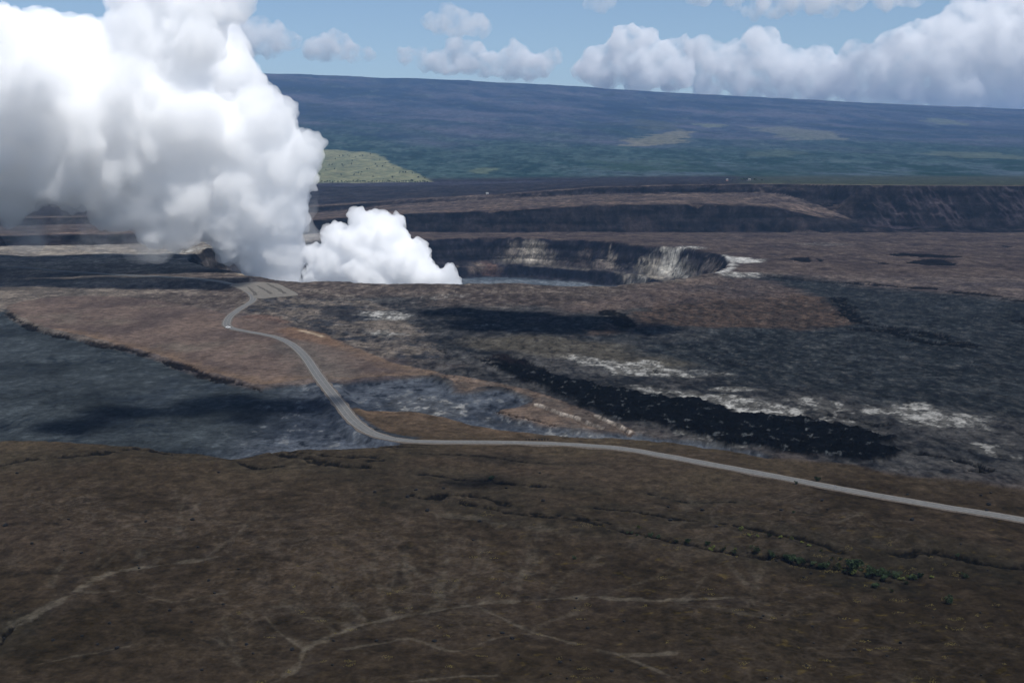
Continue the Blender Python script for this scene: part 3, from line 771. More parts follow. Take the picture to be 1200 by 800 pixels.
strip('road_shoulder', -4.9, 4.9, ROADZ - 0.10, M_gravel, jit=1.2, thick=1.6)
strip('road', -3.6, 3.6, ROADZ, M_asphalt)
for nm, a, b in (('road_marking', -3.6, -3.1), ('road_marking', 3.1, 3.6), ('road_marking', -0.15, 0.15)):
    strip(nm, a, b, ROADZ + 0.012, M_line)
sr = resample(smooth(W(SIDE_ROAD), 8), 8.0)
t2 = np.gradient(sr, axis=0); t2 /= np.linalg.norm(t2, axis=1)[:, None]; n2_ = np.stack([-t2[:, 1], t2[:, 0]], 1)
zs = np.array([max(hz(p[0], p[1]), hz(p[0] + n_[0] * 4, p[1] + n_[1] * 4), hz(p[0] - n_[0] * 4, p[1] - n_[1] * 4)) for p, n_ in zip(sr, n2_)])
for _ in range(4): zs[1:-1] = np.maximum(zs[1:-1], (zs[:-2] + zs[2:]) / 2)
strip('side_road', -4.5, 4.5, zs + 0.7, M_asphalt, line=sr, nrm=n2_, thick=2.5)
# the car park at the rim, with its rows of dark kerb islands
lp = smooth(np.array(W(LOT, ROADZ)), 4, True)
v = [(p[0], p[1], ROADZ + 0.03) for p in lp] + [(p[0], p[1], ROADZ - 2) for p in lp]
m_ = len(lp)
bm = bmesh.new(); vv = [bm.verts.new(q) for q in v]
bm.faces.new(vv[:m_]); [bm.faces.new((vv[i], vv[(i + 1) % m_], vv[(i + 1) % m_ + m_], vv[i + m_])) for i in range(m_)]
bmesh.ops.triangulate(bm, faces=[bm.faces[0]] if False else list(bm.faces)[:1])
bmesh.ops.recalc_face_normals(bm, faces=bm.faces)
me = bpy.data.meshes.new('parking_lot'); bm.to_mesh(me); bm.free(); me.materials.append(M_lot)
tag_lot = bpy.data.objects.new('parking_lot', me); COL.objects.link(tag_lot); tag(tag_lot, kind='structure')
M_dark = plain_mat('lava_rubble', A(96, 90, 84), 0.95, 0.4, 0.5, 0.3)
isl = [([(302, 335), (310, 339), (318, 344.5)], 2.5), ([(313, 332.5), (325, 338), (334, 344)], 3), ([(291, 336.5), (296, 340.5), (300, 346)], 2.5)]
for pts, wd in isl:
    ln = resample(smooth(W(pts, ROADZ), 6), 5)
    tt = np.gradient(ln, axis=0); tt /= np.linalg.norm(tt, axis=1)[:, None]; nn = np.stack([-tt[:, 1], tt[:, 0]], 1)
    strip('kerb_island', -wd / 2, wd / 2, ROADZ + 0.4, M_dark, line=ln, nrm=nn, jit=1.5, thick=0.5)

# ------------------------------------------------------------------ small things
def empty(name, loc, rz=0.0):
    o = bpy.data.objects.new(name, None); COL.objects.link(o); o.location = loc; o.rotation_euler = (0, 0, rz); return o
def add_box(bm, c, s, bev=0.0):
    r_ = bmesh.ops.create_cube(bm, size=1)
    for q in r_['verts']: q.co = Vector((c[0] + q.co.x * s[0], c[1] + q.co.y * s[1], c[2] + q.co.z * s[2]))
    if bev: bmesh.ops.bevel(bm, geom=list({e for q in r_['verts'] for e in q.link_edges}), offset=bev, segments=2, affect='EDGES')
def add_cyl(bm, p0, p1, r0, r1, seg=8):
    p0 = Vector(p0); p1 = Vector(p1); d = p1 - p0
    mt_ = Vector.to_track_quat(d, 'Z', 'Y').to_matrix().to_4x4(); mt_.translation = (p0 + p1) / 2
    bmesh.ops.create_cone(bm, cap_ends=True, segments=seg, radius1=r0, radius2=r1, depth=d.length, matrix=mt_)
def part(name, bm, mat, parent, smooth_=False):
    me = bpy.data.meshes.new(name); bm.to_mesh(me); bm.free(); me.materials.append(mat)
    if smooth_: me.polygons.foreach_set('use_smooth', np.ones(len(me.polygons), bool))
    o = bpy.data.objects.new(name, me); COL.objects.link(o); o.parent = parent; return o
def leaf_cloud(bm, c, rad, n, leaf, sq=1.0, rnd=random):
    """leaf-sized faces spread through lobes of a crown"""
    lobes = [(Vector((rnd.uniform(-.55, .55), rnd.uniform(-.55, .55), rnd.uniform(-.45, .5))) * rad, rnd.uniform(.38, .62) * rad) for _ in range(6)]
    for _ in range(n):
        lc, lr = rnd.choice(lobes)
        d = Vector((rnd.gauss(0, 1), rnd.gauss(0, 1), rnd.gauss(0, 1))).normalized() * lr * rnd.uniform(.6, 1.05)
        p_ = Vector(c) + Vector((lc.x + d.x, lc.y + d.y, (lc.z + d.z) * sq))
        a = Vector((rnd.gauss(0, 1), rnd.gauss(0, 1), rnd.gauss(0, 1))).normalized(); b = a.orthogonal().normalized()
        a *= leaf * rnd.uniform(.6, 1.3); b *= leaf * rnd.uniform(.6, 1.3)
        bm.faces.new([bm.verts.new(p_ - a), bm.verts.new(p_ + b * .6), bm.verts.new(p_ + a), bm.verts.new(p_ - b * .6)])
M_leaf = plain_mat('shrub_leaves', (0.018, 0.032, 0.010), 0.7, 0.5, 0.7)
M_leafy = plain_mat('bright_leaves', (0.075, 0.085, 0.018), 0.7, 0.4, 0.7)
M_grass = plain_mat('dry_grass', (0.12, 0.095, 0.03), 0.9, 0.4, 0.6)
M_bark = plain_mat('bark', (0.07, 0.055, 0.045), 0.9, 0.3, 2)
M_tree = plain_mat('tree_leaves', (0.035, 0.055, 0.025), 0.8, 0.4, 0.08)
M_rock = plain_mat('lava_stone', (0.006, 0.006, 0.006), 0.9, 0.4, 1.5, 0.1)
M_white = plain_mat('white_paint', (0.75, 0.75, 0.74), 0.35, 0.04, 1, 0, 0.5)
M_tyre = plain_mat('rubber', (0.02, 0.02, 0.02), 0.8, 0.1, 5)
M_glass = plain_mat('tinted_glass', (0.02, 0.025, 0.03), 0.08, 0.05, 1, 0, 0.6)
M_steel = plain_mat('grey_steel', (0.30, 0.30, 0.31), 0.45, 0.08, 2, 0, 0.5, 0.4)
M_roofg = plain_mat('pale_roof', (0.20, 0.21, 0.2), 0.7, 0.1, 0.3)
M_wallp = plain_mat('painted_wall', (0.26, 0.24, 0.22), 0.9, 0.1, 0.3)
M_wallr = plain_mat('red_wall', (0.42, 0.22, 0.18), 0.9, 0.1, 0.3)

def make_shrub(leafmat, n=420):
    t = empty('shrub', (0, 0, 0))
    bm = bmesh.new(); leaf_cloud(bm, (0, 0, .62), .62, n, .085, .8); part('foliage', bm, leafmat, t)
    bm = bmesh.new()
    for k_ in range(4):
        a = k_ * 1.6 + .4; add_cyl(bm, (0, 0, -.15), (math.cos(a) * .3, math.sin(a) * .3, .6), .04, .015, 5)
    part('stem', bm, M_bark, t); return t
proto = {'dark': make_shrub(M_leaf), 'bright': make_shrub(M_leafy)}
used_proto = set()
def copy_tree(o):
    c = o.copy(); COL.objects.link(c)
    for ch in list(o.children):
        d = ch.copy(); COL.objects.link(d); d.parent = c; d.matrix_parent_inverse = ch.matrix_parent_inverse.copy()
    return c
def place(kind, px, py, size, label, group, protos=proto, cat='shrub', dip=0.12):
    x, y = on_terrain(px, py)
    o = protos[kind] if kind not in used_proto else copy_tree(protos[kind])
    used_proto.add(kind)
    o.location = (x, y, hz(x, y) - dip * size * 0.3); size *= 1.3 if cat == 'shrub' else 1
    o.scale = (size * random.uniform(.9, 1.3), size * random.uniform(.9, 1.2), size * random.uniform(.8, 1.05)); o.rotation_euler = (0, 0, random.uniform(0, 6.28))
    tag(o, label, cat, group)
    return o
GS = 'shrubs scattered over the dark foreground slope'
GC = 'shrubs growing along the long foreground crack'
place('dark', 1001, 668, 4.6, 'largest dark green bush in the row along the long foreground crack', GC)
place('dark', 1112, 707, 2.3, 'round dark green bush alone on bare ground right of the crack', GS)
place('dark', 1045, 694, 1.3, 'small dark bush right below the end of the crack bushes', GS)
place('dark', 1026, 688, 1.9, 'low wide olive bush just below the end of the crack bushes', GS)
place('dark', 1131, 677, 1.8, 'dark bush beside yellow grass near the right edge of the slope', GS)
place('dark', 576, 562, 2.2, 'upright dark bush beside the thin black crack below the road', GS)
place('dark', 958, 564, 2.1, 'dark round bush on the far verge of the right hand road', GS)
place('dark', 933, 567, 1.2, 'small dark bush on the near edge of the road right of centre', GS)
place('dark', 673, 655, 1.1, 'small black bush alone on the reddish slope below the centre of the road', GS)
place('dark', 1122, 652, 1.2, 'small bush on top of the dark ledge right of the long crack', GS)
place('dark', 930, 601, 1.2, 'lone dark bush midway between the road and the crack on the right', GS)
rs = random.Random(5)
CRK = smooth(np.array([(700, 617), (760, 628), (800, 635), (850, 645), (900, 651), (940, 658), (990, 668), (1040, 677), (1080, 676)]), 8)
for i in range(52):
    t = rs.random() ** 0.75
    p_ = CRK[int(t * (len(CRK) - 1))]
    place(rs.choice(['dark', 'dark', 'dark', 'bright']), p_[0] + rs.uniform(-6, 6), p_[1] + rs.uniform(-2.0, 2.6), rs.uniform(.8, 2.1) * (1.25 if p_[0] > 880 else .9), 'small green bush in the row growing along the long foreground crack', GC)
for i in range(16):
    place(rs.choice(['dark', 'bright']), rs.uniform(860, 975), 0, 1, '', GC) if False else None
for (px, py) in [(868, 621), (878, 628), (888, 629), (902, 629), (915, 630), (928, 632), (940, 636), (948, 640), (962, 646), (985, 656), (993, 657), (1003, 659), (1010, 660), (975, 655), (1058, 679), (1062, 684), (1072, 679), (1092, 677), (748, 619), (735, 625)]:
    place(rs.choice(['dark', 'bright']), px, py, rs.uniform(.9, 1.7), 'small bush beside the shorter upper crack of the foreground slope', 'shrubs beside the upper crack')
# dry grass, more than anyone could count
def grass_patch():
    bm = bmesh.new(); rg = random.Random(3)
    spots = [(1075, 727, 10, 1), (1125, 735, 9, 2), (1120, 724, 8, 2), (1018, 757, 6, 2), (1090, 707, 6, 1.5), (1062, 670, 8, 2), (985, 656, 14, 1.6), (1000, 658, 10, 1.5), (960, 652, 8, 2), (1000, 664, 20, 3), (975, 667, 14, 2), (880, 628, 16, 2), (1120, 676, 8, 3), (1112, 724, 4, 1), (80, 797, 14, 2), (354, 710, 5, 3), (280, 712, 4, 2), (940, 661, 14, 2), (570, 600, 12, 2), (690, 620, 14, 2), (545, 586, 6, 1.5), (1040, 755, 14, 2), (1055, 700, 12, 2)]
    spots += [(rg.uniform(300, 1200), rg.uniform(640, 800), rg.uniform(1.5, 8), rg.uniform(.8, 2.5)) for _ in range(90)]
    for px, py, sx, sy in spots:
        for _ in range(int(8 + sx * sy * 1.6)):
            x, y = P(px + rg.gauss(0, sx / 2), py + rg.gauss(0, sy / 2))
            z = hz(x, y)
            for _b in range(5):
                a = rg.uniform(0, 6.28); h_ = rg.uniform(.12, .38); wd = rg.uniform(.03, .09)
                dx, dy = math.cos(a), math.sin(a)
                bm.faces.new([bm.verts.new((x - dy * wd + dx * .1, y + dx * wd + dy * .1, z - .05)), bm.verts.new((x + dy * wd + dx * .1, y - dx * wd + dy * .1, z - .05)), bm.verts.new((x + dx * .3, y + dy * .3, z + h_))])
    me = bpy.data.meshes.new('dry_grass'); bm.to_mesh(me); bm.free(); me.materials.append(M_grass)
    o = bpy.data.objects.new('dry_grass', me); COL.objects.link(o)
    tag(o, 'dry yellow grass tufts scattered over the dark foreground slope', 'grass', kind='stuff')
grass_patch()
# loose black stones
def stone_mesh(seed_):
    bm = bmesh.new(); bmesh.ops.create_icosphere(bm, subdivisions=2, radius=.5); rg = random.Random(seed_)
    off = Vector((rg.random() * 9, rg.random() * 9, rg.random() * 9))
    from mathutils import noise as mn
    for q in bm.verts:
        q.co *= 1 + .45 * mn.noise(q.co * 2.2 + off); q.co.z *= .75
    me = bpy.data.meshes.new('lava_rock'); bm.to_mesh(me); bm.free(); me.materials.append(M_rock); return me
stones = [stone_mesh(i) for i in range(5)]
ROCKG = 'black lava rocks strewn over the foreground slope'
for i in range(110):
    if i < 8: px, py, sz = 617 + i * 3.6 + rs.uniform(-.5, .5), 515.2, rs.uniform(1.0, 1.5)
    else:
        py = 545 + 250 * rs.random() ** .8; px = rs.uniform(5, 1195); sz = rs.uniform(1.0, 1.9) * (1.3 if py < 620 else .8)
    x, y = on_terrain(px, py)
    o = bpy.data.objects.new('lava_rock', stones[i % 5]); COL.objects.link(o)
    o.location = (x, y, hz(x, y) + sz * .2); o.scale = (sz, sz * rs.uniform(.7, 1.2), sz * rs.uniform(.7, 1.1)); o.rotation_euler = (0, 0, rs.uniform(0, 6))
    if i < 8: tag(o, 'black boulder in the row lining the far verge where the road straightens', 'rock', 'boulders lining the road verge')
    else: tag(o, 'small black lava rock lying on the dark brown foreground slope', 'rock', ROCKG)

# white car standing in the sharp bend
x, y = P(267.3, 384.4, ROADZ)
car = empty('parked_car', (x, y, ROADZ + .03), 0.15); tag(car, 'tiny white car standing at the sharp bend of the road', 'car')
bm = bmesh.new(); add_box(bm, (0, 0, .75), (4.6, 1.9, .75), .15); part('body', bm, M_white, car)
bm = bmesh.new(); add_box(bm, (-.2, 0, 1.4), (2.6, 1.65, .6), .2); cb = part('cabin', bm, M_white, car)
for s_ in (-1, 1):
    bm = bmesh.new(); add_box(bm, (-.2, s_ * .83, 1.42), (2.1, .02, .36)); part('window', bm, M_glass, cb)
    for a in (-1.4, 1.4):
        bm = bmesh.new(); add_cyl(bm, (a, s_ * .8, .34), (a, s_ * .98, .34), .34, .34, 16); part('wheel', bm, M_tyre, car)
# thin marker post by the road on the right
x, y = P(978, 572.5, ROADZ)
post = empty('marker_post', (x, y - 1.5, hz(x, y) - .1)); tag(post, 'thin grey marker post at the near edge of the right hand road', 'post')
bm = bmesh.new(); add_cyl(bm, (0, 0, 0), (0, 0, 2.6), .09, .07, 8); part('pole', bm, M_steel, post)
bm = bmesh.new(); add_box(bm, (0, -.1, 2.45), (.4, .03, .5)); part('plate', bm, M_steel, post)

# ------------------------------------------------------------------ trees of the pasture and the rim
def make_tree(h_, wd, n=130):
    t = empty('tree', (0, 0, 0))
    bm = bmesh.new(); leaf_cloud(bm, (0, 0, h_ * .62), wd / 2, n, wd * .10, h_ * .75 / wd); part('crown', bm, M_tree, t)
    bm = bmesh.new(); add_cyl(bm, (0, 0, -1), (0, 0, h_ * .6), wd * .06, wd * .025, 6)
    for k_ in range(4):
        a = k_ * 1.57 + .3; add_cyl(bm, (0, 0, h_ * .3), (math.cos(a) * wd * .3, math.sin(a) * wd * .3, h_ * .62), wd * .03, wd * .012, 5)
    part('trunk', bm, M_bark, t); return t
tproto = {'broad': make_tree(9, 10), 'tall': make_tree(12, 8)}
MT = [(398, 184), (402, 183.5), (407, 183), (409, 184.5), (377, 194.5), (386, 194.5), (389, 194), (401, 194), (402, 196), (412, 193.5), (440, 193.5), (442, 196), (448, 196), (430, 199), (433, 198.5), (424, 202.5), (420, 203.5), (423, 206), (415, 206.5), (400, 206), (375, 205.5),
      (417, 184.5), (422, 183.5), (425, 183.5), (434, 182.2), (393, 187), (472, 203), (469, 202.5), (475, 203), (483, 204), (488, 202), (496, 208), (498, 210), (490, 209), (482, 213), (476, 212.5), (468, 204), (460, 209), (449, 211), (382, 200), (445, 188), (452, 192), (461, 198), (413, 189), (392, 199), (437, 208)]
for (px, py) in MT:
    place(rs.choice(['broad', 'tall']), px, py, rs.uniform(.7, 1.15), 'small dark tree dotted about the pale green pasture', 'trees dotted over the pale pasture', tproto, 'tree')
for i in range(62):
    px = 372 + i * 2.1 + rs.uniform(-1, 1)
    place(rs.choice(['broad', 'tall']), px, 214.2 + rs.uniform(-.7, .3), rs.uniform(.6, 1.0), 'small dark tree in the row along the bottom edge of the pasture', 'trees along the lower edge of the pasture', tproto, 'tree')
for (px, py, s_) in [(866, 212, .9), (869, 212, 1), (872, 211.8, 1.1), (875, 211.6, 1.1), (884, 211.6, .8), (887, 211.8, .9), (859, 212, .6), (893, 212, .7)]:
    place('broad', px, py, s_, 'dark tree beside the long pale building on the caldera rim', 'trees beside the rim building', tproto, 'tree')
def building(px, py, L, wd, h_, wallm, roofm, label):
    x, y = on_terrain(px, py)
    t = empty('building', (x, y, hz(x, y) - 1)); tag(t, label, 'building')
    bm = bmesh.new(); add_box(bm, (0, 0, h_ / 2 + .5), (L, wd, h_ + 1)); part('wall', bm, wallm, t)
    bm = bmesh.new()
    q = [(-L / 2 - 1, -wd / 2 - 1, h_ + 1), (L / 2 + 1, -wd / 2 - 1, h_ + 1), (L / 2 + 1, wd / 2 + 1, h_ + 1), (-L / 2 - 1, wd / 2 + 1, h_ + 1), (-L / 2, 0, h_ + 3.2), (L / 2, 0, h_ + 3.2)]
    vs_ = [bm.verts.new(c_) for c_ in q]
    for f_ in ((0, 1, 5, 4), (2, 3, 4, 5), (1, 2, 5), (3, 0, 4), (3, 2, 1, 0)): bm.faces.new([vs_[a] for a in f_])
    part('roof', bm, roofm, t)
    for i in range(max(2, int(L // 5))):
        bm = bmesh.new(); add_box(bm, (-L / 2 + (i + .5) * L / max(2, int(L // 5)), -wd / 2 - .06, h_ * .6 + 1), (2.2, .1, 1.5)); part('window', bm, M_glass, t)
building(877, 211.4, 14, 9, 3.4, M_wallp, M_roofg, 'long pale roofed building among dark trees on the caldera rim')
building(852, 212, 6, 6, 4, M_wallr, M_roofg, 'small pinkish building standing left of the trees on the caldera rim')
building(571, 227.5, 7, 6, 3, M_white, M_roofg, 'tiny white hut alone on the dark plain above the crater')
# ------------------------------------------------------------------ steam
def volume_mat(name, density, aniso=0.0, col=(1, 1, 1), noise=None, zfade=None, detail=4, extra=None):
    m, nt, out = new_mat(name)
    nd = nt.nodes.new; lk = nt.links.new
    v = nd('ShaderNodeVolumePrincipled'); v.inputs['Color'].default_value = (*col, 1); v.inputs['Anisotropy'].default_value = aniso; v.inputs['Density'].default_value = density
    v.inputs['Density Attribute'].default_value = ''; v.inputs['Temperature Attribute'].default_value = ''; v.inputs['Color Attribute'].default_value = ''
    if noise:
        s_, lo, hi_ = noise
        geo = nd('ShaderNodeNewGeometry'); n = nd('ShaderNodeTexNoise'); n.inputs['Scale'].default_value = 1 / s_; n.inputs['Detail'].default_value = detail; n.inputs['Roughness'].default_value = 0.6
        lk(geo.outputs['Position'], n.inputs['Vector'])
        mr = nd('ShaderNodeMapRange'); mr.interpolation_type = 'SMOOTHSTEP'
        mr.inputs['From Min'].default_value = lo; mr.inputs['From Max'].default_value = hi_; mr.inputs['To Min'].default_value = 0; mr.inputs['To Max'].default_value = density
        lk(n.outputs['Fac'], mr.inputs['Value']); last = mr.outputs['Result']
        if zfade:
            sx = nd('ShaderNodeSeparateXYZ'); lk(geo.outputs['Position'], sx.inputs[0])
            z = nd('ShaderNodeMapRange'); z.interpolation_type = 'SMOOTHSTEP'
            z.inputs['From Min'].default_value = zfade[0]; z.inputs['From Max'].default_value = zfade[1]
            lk(sx.outputs['Z'], z.inputs['Value'])
            mu = nd('ShaderNodeMath'); mu.operation = 'MULTIPLY'; lk(last, mu.inputs[0]); lk(z.outputs['Result'], mu.inputs[1]); last = mu.outputs[0]
        lk(last, v.inputs['Density'])
    lk(v.outputs[0], out.inputs['Volume'])
    return m

def blob_mesh(name, blobs, voxel, disp, seed=0, floor_z=None, flat=None):
    """a billowing body: spheres welded by a voxel remesh, then pushed in and out in round puffs"""
    bm = bmesh.new()
    for (c, r) in blobs:
        mtx = __import__('mathutils').Matrix.Translation(c)
        if flat: mtx = mtx @ __import__('mathutils').Matrix.Diagonal((1, 1, flat, 1))
        bmesh.ops.create_icosphere(bm, subdivisions=3, radius=r, matrix=mtx)
    me = bpy.data.meshes.new(name); bm.to_mesh(me); bm.free()
    o = bpy.data.objects.new(name, me); COL.objects.link(o)
    md = o.modifiers.new('weld', 'REMESH'); md.mode = 'VOXEL'; md.voxel_size = voxel
    sm = o.modifiers.new('soft', 'SMOOTH'); sm.iterations = 6; sm.factor = 0.6
    dg = bpy.context.evaluated_depsgraph_get(); dg.update()
    me2 = bpy.data.meshes.new_from_object(o.evaluated_get(dg))
    o.modifiers.clear(); o.data = me2; me2.name = name
    bpy.data.meshes.remove(me)
    n = len(me2.vertices)
    for (size, amp) in disp:
        co_ = np.empty(n * 3); me2.vertices.foreach_get('co', co_); co_ = co_.reshape(-1, 3)
        no_ = np.empty(n * 3); me2.vertices.foreach_get('normal', no_); no_ = no_.reshape(-1, 3)
        p_ = co_ / size + seed
        w_ = np.stack([noise3(p_ * 0.7 + 3), noise3(p_ * 0.7 + 31), noise3(p_ * 0.7 + 57)], 1) * 0.5
        b_ = np.abs(noise3(p_ + w_)) * 1.6 - 0.35
        co_ += no_ * (b_ * amp)[:, None]
        if floor_z is not None: co_[:, 2] = np.maximum(co_[:, 2], floor_z)
        me2.vertices.foreach_set('co', co_.ravel()); me2.update()
    md = o.modifiers.new('weld', 'REMESH'); md.mode = 'VOXEL'; md.voxel_size = voxel * (1.0 if n < 400000 else 1.2)
    dg = bpy.context.evaluated_depsgraph_get(); dg.update()
    me3 = bpy.data.meshes.new_from_object(o.evaluated_get(dg)); o.modifiers.clear(); o.data = me3; bpy.data.meshes.remove(me2); me3.name = name
    # keep only the outer skin of each body: drop small loose islands and inner bubbles
    bm = bmesh.new(); bm.from_mesh(me3); seen = set(); kill = []
    bm.verts.ensure_lookup_table()
    for v0 in bm.verts:
        if v0.index in seen: continue
        st = [v0]; seen.add(v0.index); isl_ = []
        while st:
            q = st.pop(); isl_.append(q)
            for e in q.link_edges:
                w2 = e.other_vert(q)
                if w2.index not in seen: seen.add(w2.index); st.append(w2)
        if len(isl_) < 0.02 * len(bm.verts): kill += isl_
    bmesh.ops.delete(bm, geom=kill, context='VERTS'); bm.to_mesh(me3); bm.free()
    me3.polygons.foreach_set('use_smooth', np.ones(len(me3.polygons), bool))
    return o

def B(px, py, r, Dd):          # a puff: bearing and height as measured, Dd metres away
    return (at_dist(px, py, Dd), r * Dd / F)

puff = [B(437, 268, 22, 1690), B(425, 290, 30, 1690), B(455, 285, 27, 1685), B(400, 285, 22, 1700), B(395, 310, 30, 1700), B(430, 320, 36, 1690), B(470, 310, 30, 1680), B(485, 298, 20, 1680),
        B(490, 322, 24, 1675), B(463, 262, 12, 1690), B(420, 256, 12, 1690), B(380, 330, 26, 1705), B(372, 300, 14, 1710), B(450, 340, 34, 1690), B(500, 340, 24, 1690), B(420, 345, 34, 1700)]
small = [B(521, 321, 10, 1672), B(516, 329, 13, 1674), B(525, 334, 11, 1676), B(505, 331, 12, 1678), B(512, 344, 14, 1680)]
o_puff = blob_mesh('steam_plume', puff + small, 1.8, [(34, 9), (15, 6), (7, 3), (3.5, 1.3)], 3.1)
o_puff.data.materials.append(volume_mat('dense_steam', 0.11, 0.0))
tag(o_puff, 'small dazzling white steam puff hugging the near crater rim beside the tall plume', 'steam plume', 'steam plumes rising from the crater')

dense = [B(322, 348, 30, 1800), B(322, 322, 32, 1795), B(316, 292, 38, 1790), B(318, 258, 40, 1785), B(326, 222, 38, 1778), B(330, 190, 42, 1772), B(343, 183, 30, 1765), B(318, 154, 34, 1770), B(302, 124, 26, 1770), B(328, 138, 20, 1768),
       B(350, 205, 24, 1765), B(285, 166, 40, 1775), B(290, 215, 46, 1785), B(280, 265, 42, 1790), B(300, 290, 24, 1800)]
thin = [B(262, 225, 58, 1810), B(228, 165, 38, 1800), B(215, 215, 66, 1800), B(190, 150, 78, 1780), B(192, 92, 44, 1780), B(230, 40, 42, 1770), B(238, 0, 42, 1770), B(205, -12, 40, 1765), B(244, 48, 30, 1775),
       B(180, 40, 58, 1780), B(140, 120, 78, 1780), B(120, 172, 72, 1770), B(60, 172, 72, 1740), B(60, 118, 78, 1730), B(48, 62, 52, 1730), B(88, 60, 46, 1740), B(15, 85, 70, 1720), B(0, 150, 80, 1720),
       B(-70, 120, 100, 1700), B(-80, 180, 74, 1700), B(-190, 140, 110, 1690), B(-300, 150, 110, 1680), B(-420, 150, 120, 1660), B(170, 205, 56, 1790), B(240, 240, 42, 1810)]
thin += [B(20, 192, 60, 1735), B(75, 205, 46, 1745), B(-50, 195, 64, 1720), B(115, 218, 38, 1755)]
thin += [(Vector((-480, 1930, 270)), 95), (Vector((-620, 1930, 260)), 110), (Vector((-780, 1880, 270)), 120)]
veil = [B(10, 228, 52, 1740), B(-60, 240, 50, 1740), B(70, 238, 46, 1740), B(130, 245, 44, 1740), B(190, 252, 44, 1740), B(245, 250, 34, 1790), B(-150, 230, 60, 1740), B(100, 262, 30, 1740), B(160, 268, 28, 1740), B(215, 262, 24, 1790), B(30, 262, 30, 1740), B(-30, 262, 34, 1740), 
        B(352, 250, 20, 1790), B(358, 285, 26, 1780), B(362, 312, 26, 1770), B(358, 225, 14, 1780), B(352, 335, 26, 1775), B(296, 312, 16, 1800)]
o_big = blob_mesh('steam_plume', thin, 3.6, [(120, 32), (48, 17), (20, 7.5), (9, 3)], 5.7)
o_big.data.materials.append(volume_mat('drifting_steam', 0.05, 0.0))
tag(o_big, 'huge tall white steam plume leaning left out of the crater and over the sky', 'steam plume', 'steam plumes rising from the crater')
o_col = blob_mesh('column', dense, 2.5, [(70, 17), (30, 10), (13, 5.5), (6, 2.6)], 8.2); o_col.parent = o_big
o_col.data.materials.append(volume_mat('column_steam', 0.05, 0.0))
o_veil = blob_mesh('veil', veil, 5.0, [(90, 26), (34, 10)], 2.2); o_veil.parent = o_big
o_veil.data.materials.append(volume_mat('thin_steam', 0.011, 0.0, noise=(60, .38, .70), detail=5))

# ------------------------------------------------------------------ air
def box_mesh(name, x0, x1, y0, y1, z0, z1):
    bm = bmesh.new(); bmesh.ops.create_cube(bm, size=1)
    for v in bm.verts: v.co = Vector(((x0 + x1) / 2 + v.co.x * (x1 - x0), (y0 + y1) / 2 + v.co.y * (y1 - y0), (z0 + z1) / 2 + v.co.z * (z1 - z0)))
    me = bpy.data.meshes.new(name); bm.to_mesh(me); bm.free()
    o = bpy.data.objects.new(name, me); COL.objects.link(o); return o
zmin, zmax = float(Z.min()), float(Z.max())
print('Z', zmin, zmax)
haze = box_mesh('haze', -us[-1] * -1 * 31000 * -1, us[-1] * 31000, -60, 31000, zmin - 2, max(zmax, 900) + 40)
haze.data.materials.append(volume_mat('air', 3.2e-5, 0.0, (0.31, 0.52, 0.88)))
tag(haze, kind='stuff')
# ------------------------------------------------------------------ clouds, far beyond the mountain
def cloud(blobs, D_, dens_, label, group='white clouds over the mountain', seed=0, voxel=None, disp=None, spread=1.0):
    dens = dens_ * 0.7; rc_ = random.Random(seed * 13 + 1)
    bl = []
    if seed in (1, 2, 3, 4, 5, 10): blobs = [(a + (a - blobs[0][0]) * .12, b_, r * 1.3) for a, b_, r in blobs]
    for (px, py, r) in blobs:
        bl.append(B(px, py, r, D_))
        bl.append((at_dist(px + rc_.uniform(-.8, .8) * r, py + rc_.uniform(-.1, .45) * r, D_ + rc_.uniform(-1, 1) * r * D_ / F * spread), r * rc_.uniform(.5, .8) * D_ / F))
    pm = D_ / F
    o = blob_mesh('cloud', bl, voxel or pm * 1.8, disp or [(pm * 26, pm * 7), (pm * 10, pm * 4.0), (pm * 4, pm * 1.8)], seed)
    o.data.materials.append(volume_mat('cloud_air', dens * 1.7, 0.0, noise=(pm * 20, 0.34, .62), detail=4))
    tag(o, label, 'cloud', group)
    return o
CD = 40000.0
cloud([(385, 53, 12), (397, 56, 11), (372, 58, 9), (410, 62, 9), (425, 66, 7)], CD, .0026, 'small faint cloud just right of the tall steam plume', seed=1)
cloud([(505, 26, 9), (525, 25, 13), (545, 28, 12), (560, 32, 8), (530, 36, 8)], CD, .0016, 'thin veil of cloud high over the middle of the mountain', seed=2)
cloud([(477, 66, 9), (492, 70, 9), (508, 70, 10), (526, 68, 13), (540, 72, 11), (545, 60, 9)], CD, .0028, 'bright flat bottomed cloud low over the middle of the mountain', seed=3)
cloud([(575, 74, 10), (600, 70, 15), (615, 78, 13), (632, 74, 11), (640, 66, 9), (590, 82, 10)], CD, .0030, 'soft grey cloud just right of the bright low one', seed=4)
cloud([(700, 3, 8), (712, 1, 8), (690, 5, 5)], CD, .0015, 'small cloud cut by the top of the sky right of centre', seed=5)
cloud([(738, 45, 17), (755, 50, 18), (722, 58, 17), (700, 72, 18), (690, 80, 16), (730, 75, 22), (765, 68, 20), (785, 60, 16), (800, 56, 12), (750, 90, 20), (710, 90, 16), (790, 84, 22)], CD, .0036, 'tall bright heaped cloud standing over the right shoulder of the mountain', seed=6)
cloud([(820, 62, 18), (840, 76, 22), (870, 66, 20), (890, 50, 18), (905, 74, 26), (935, 85, 26), (870, 92, 24), (960, 72, 20), (975, 92, 26), (830, 98, 20), (915, 100, 22), (950, 104, 20), (905, 45, 12)], CD + 2500, .0028, 'wide grey white cloud bank along the mountain crest right of the heaped cloud', seed=7, spread=.7)
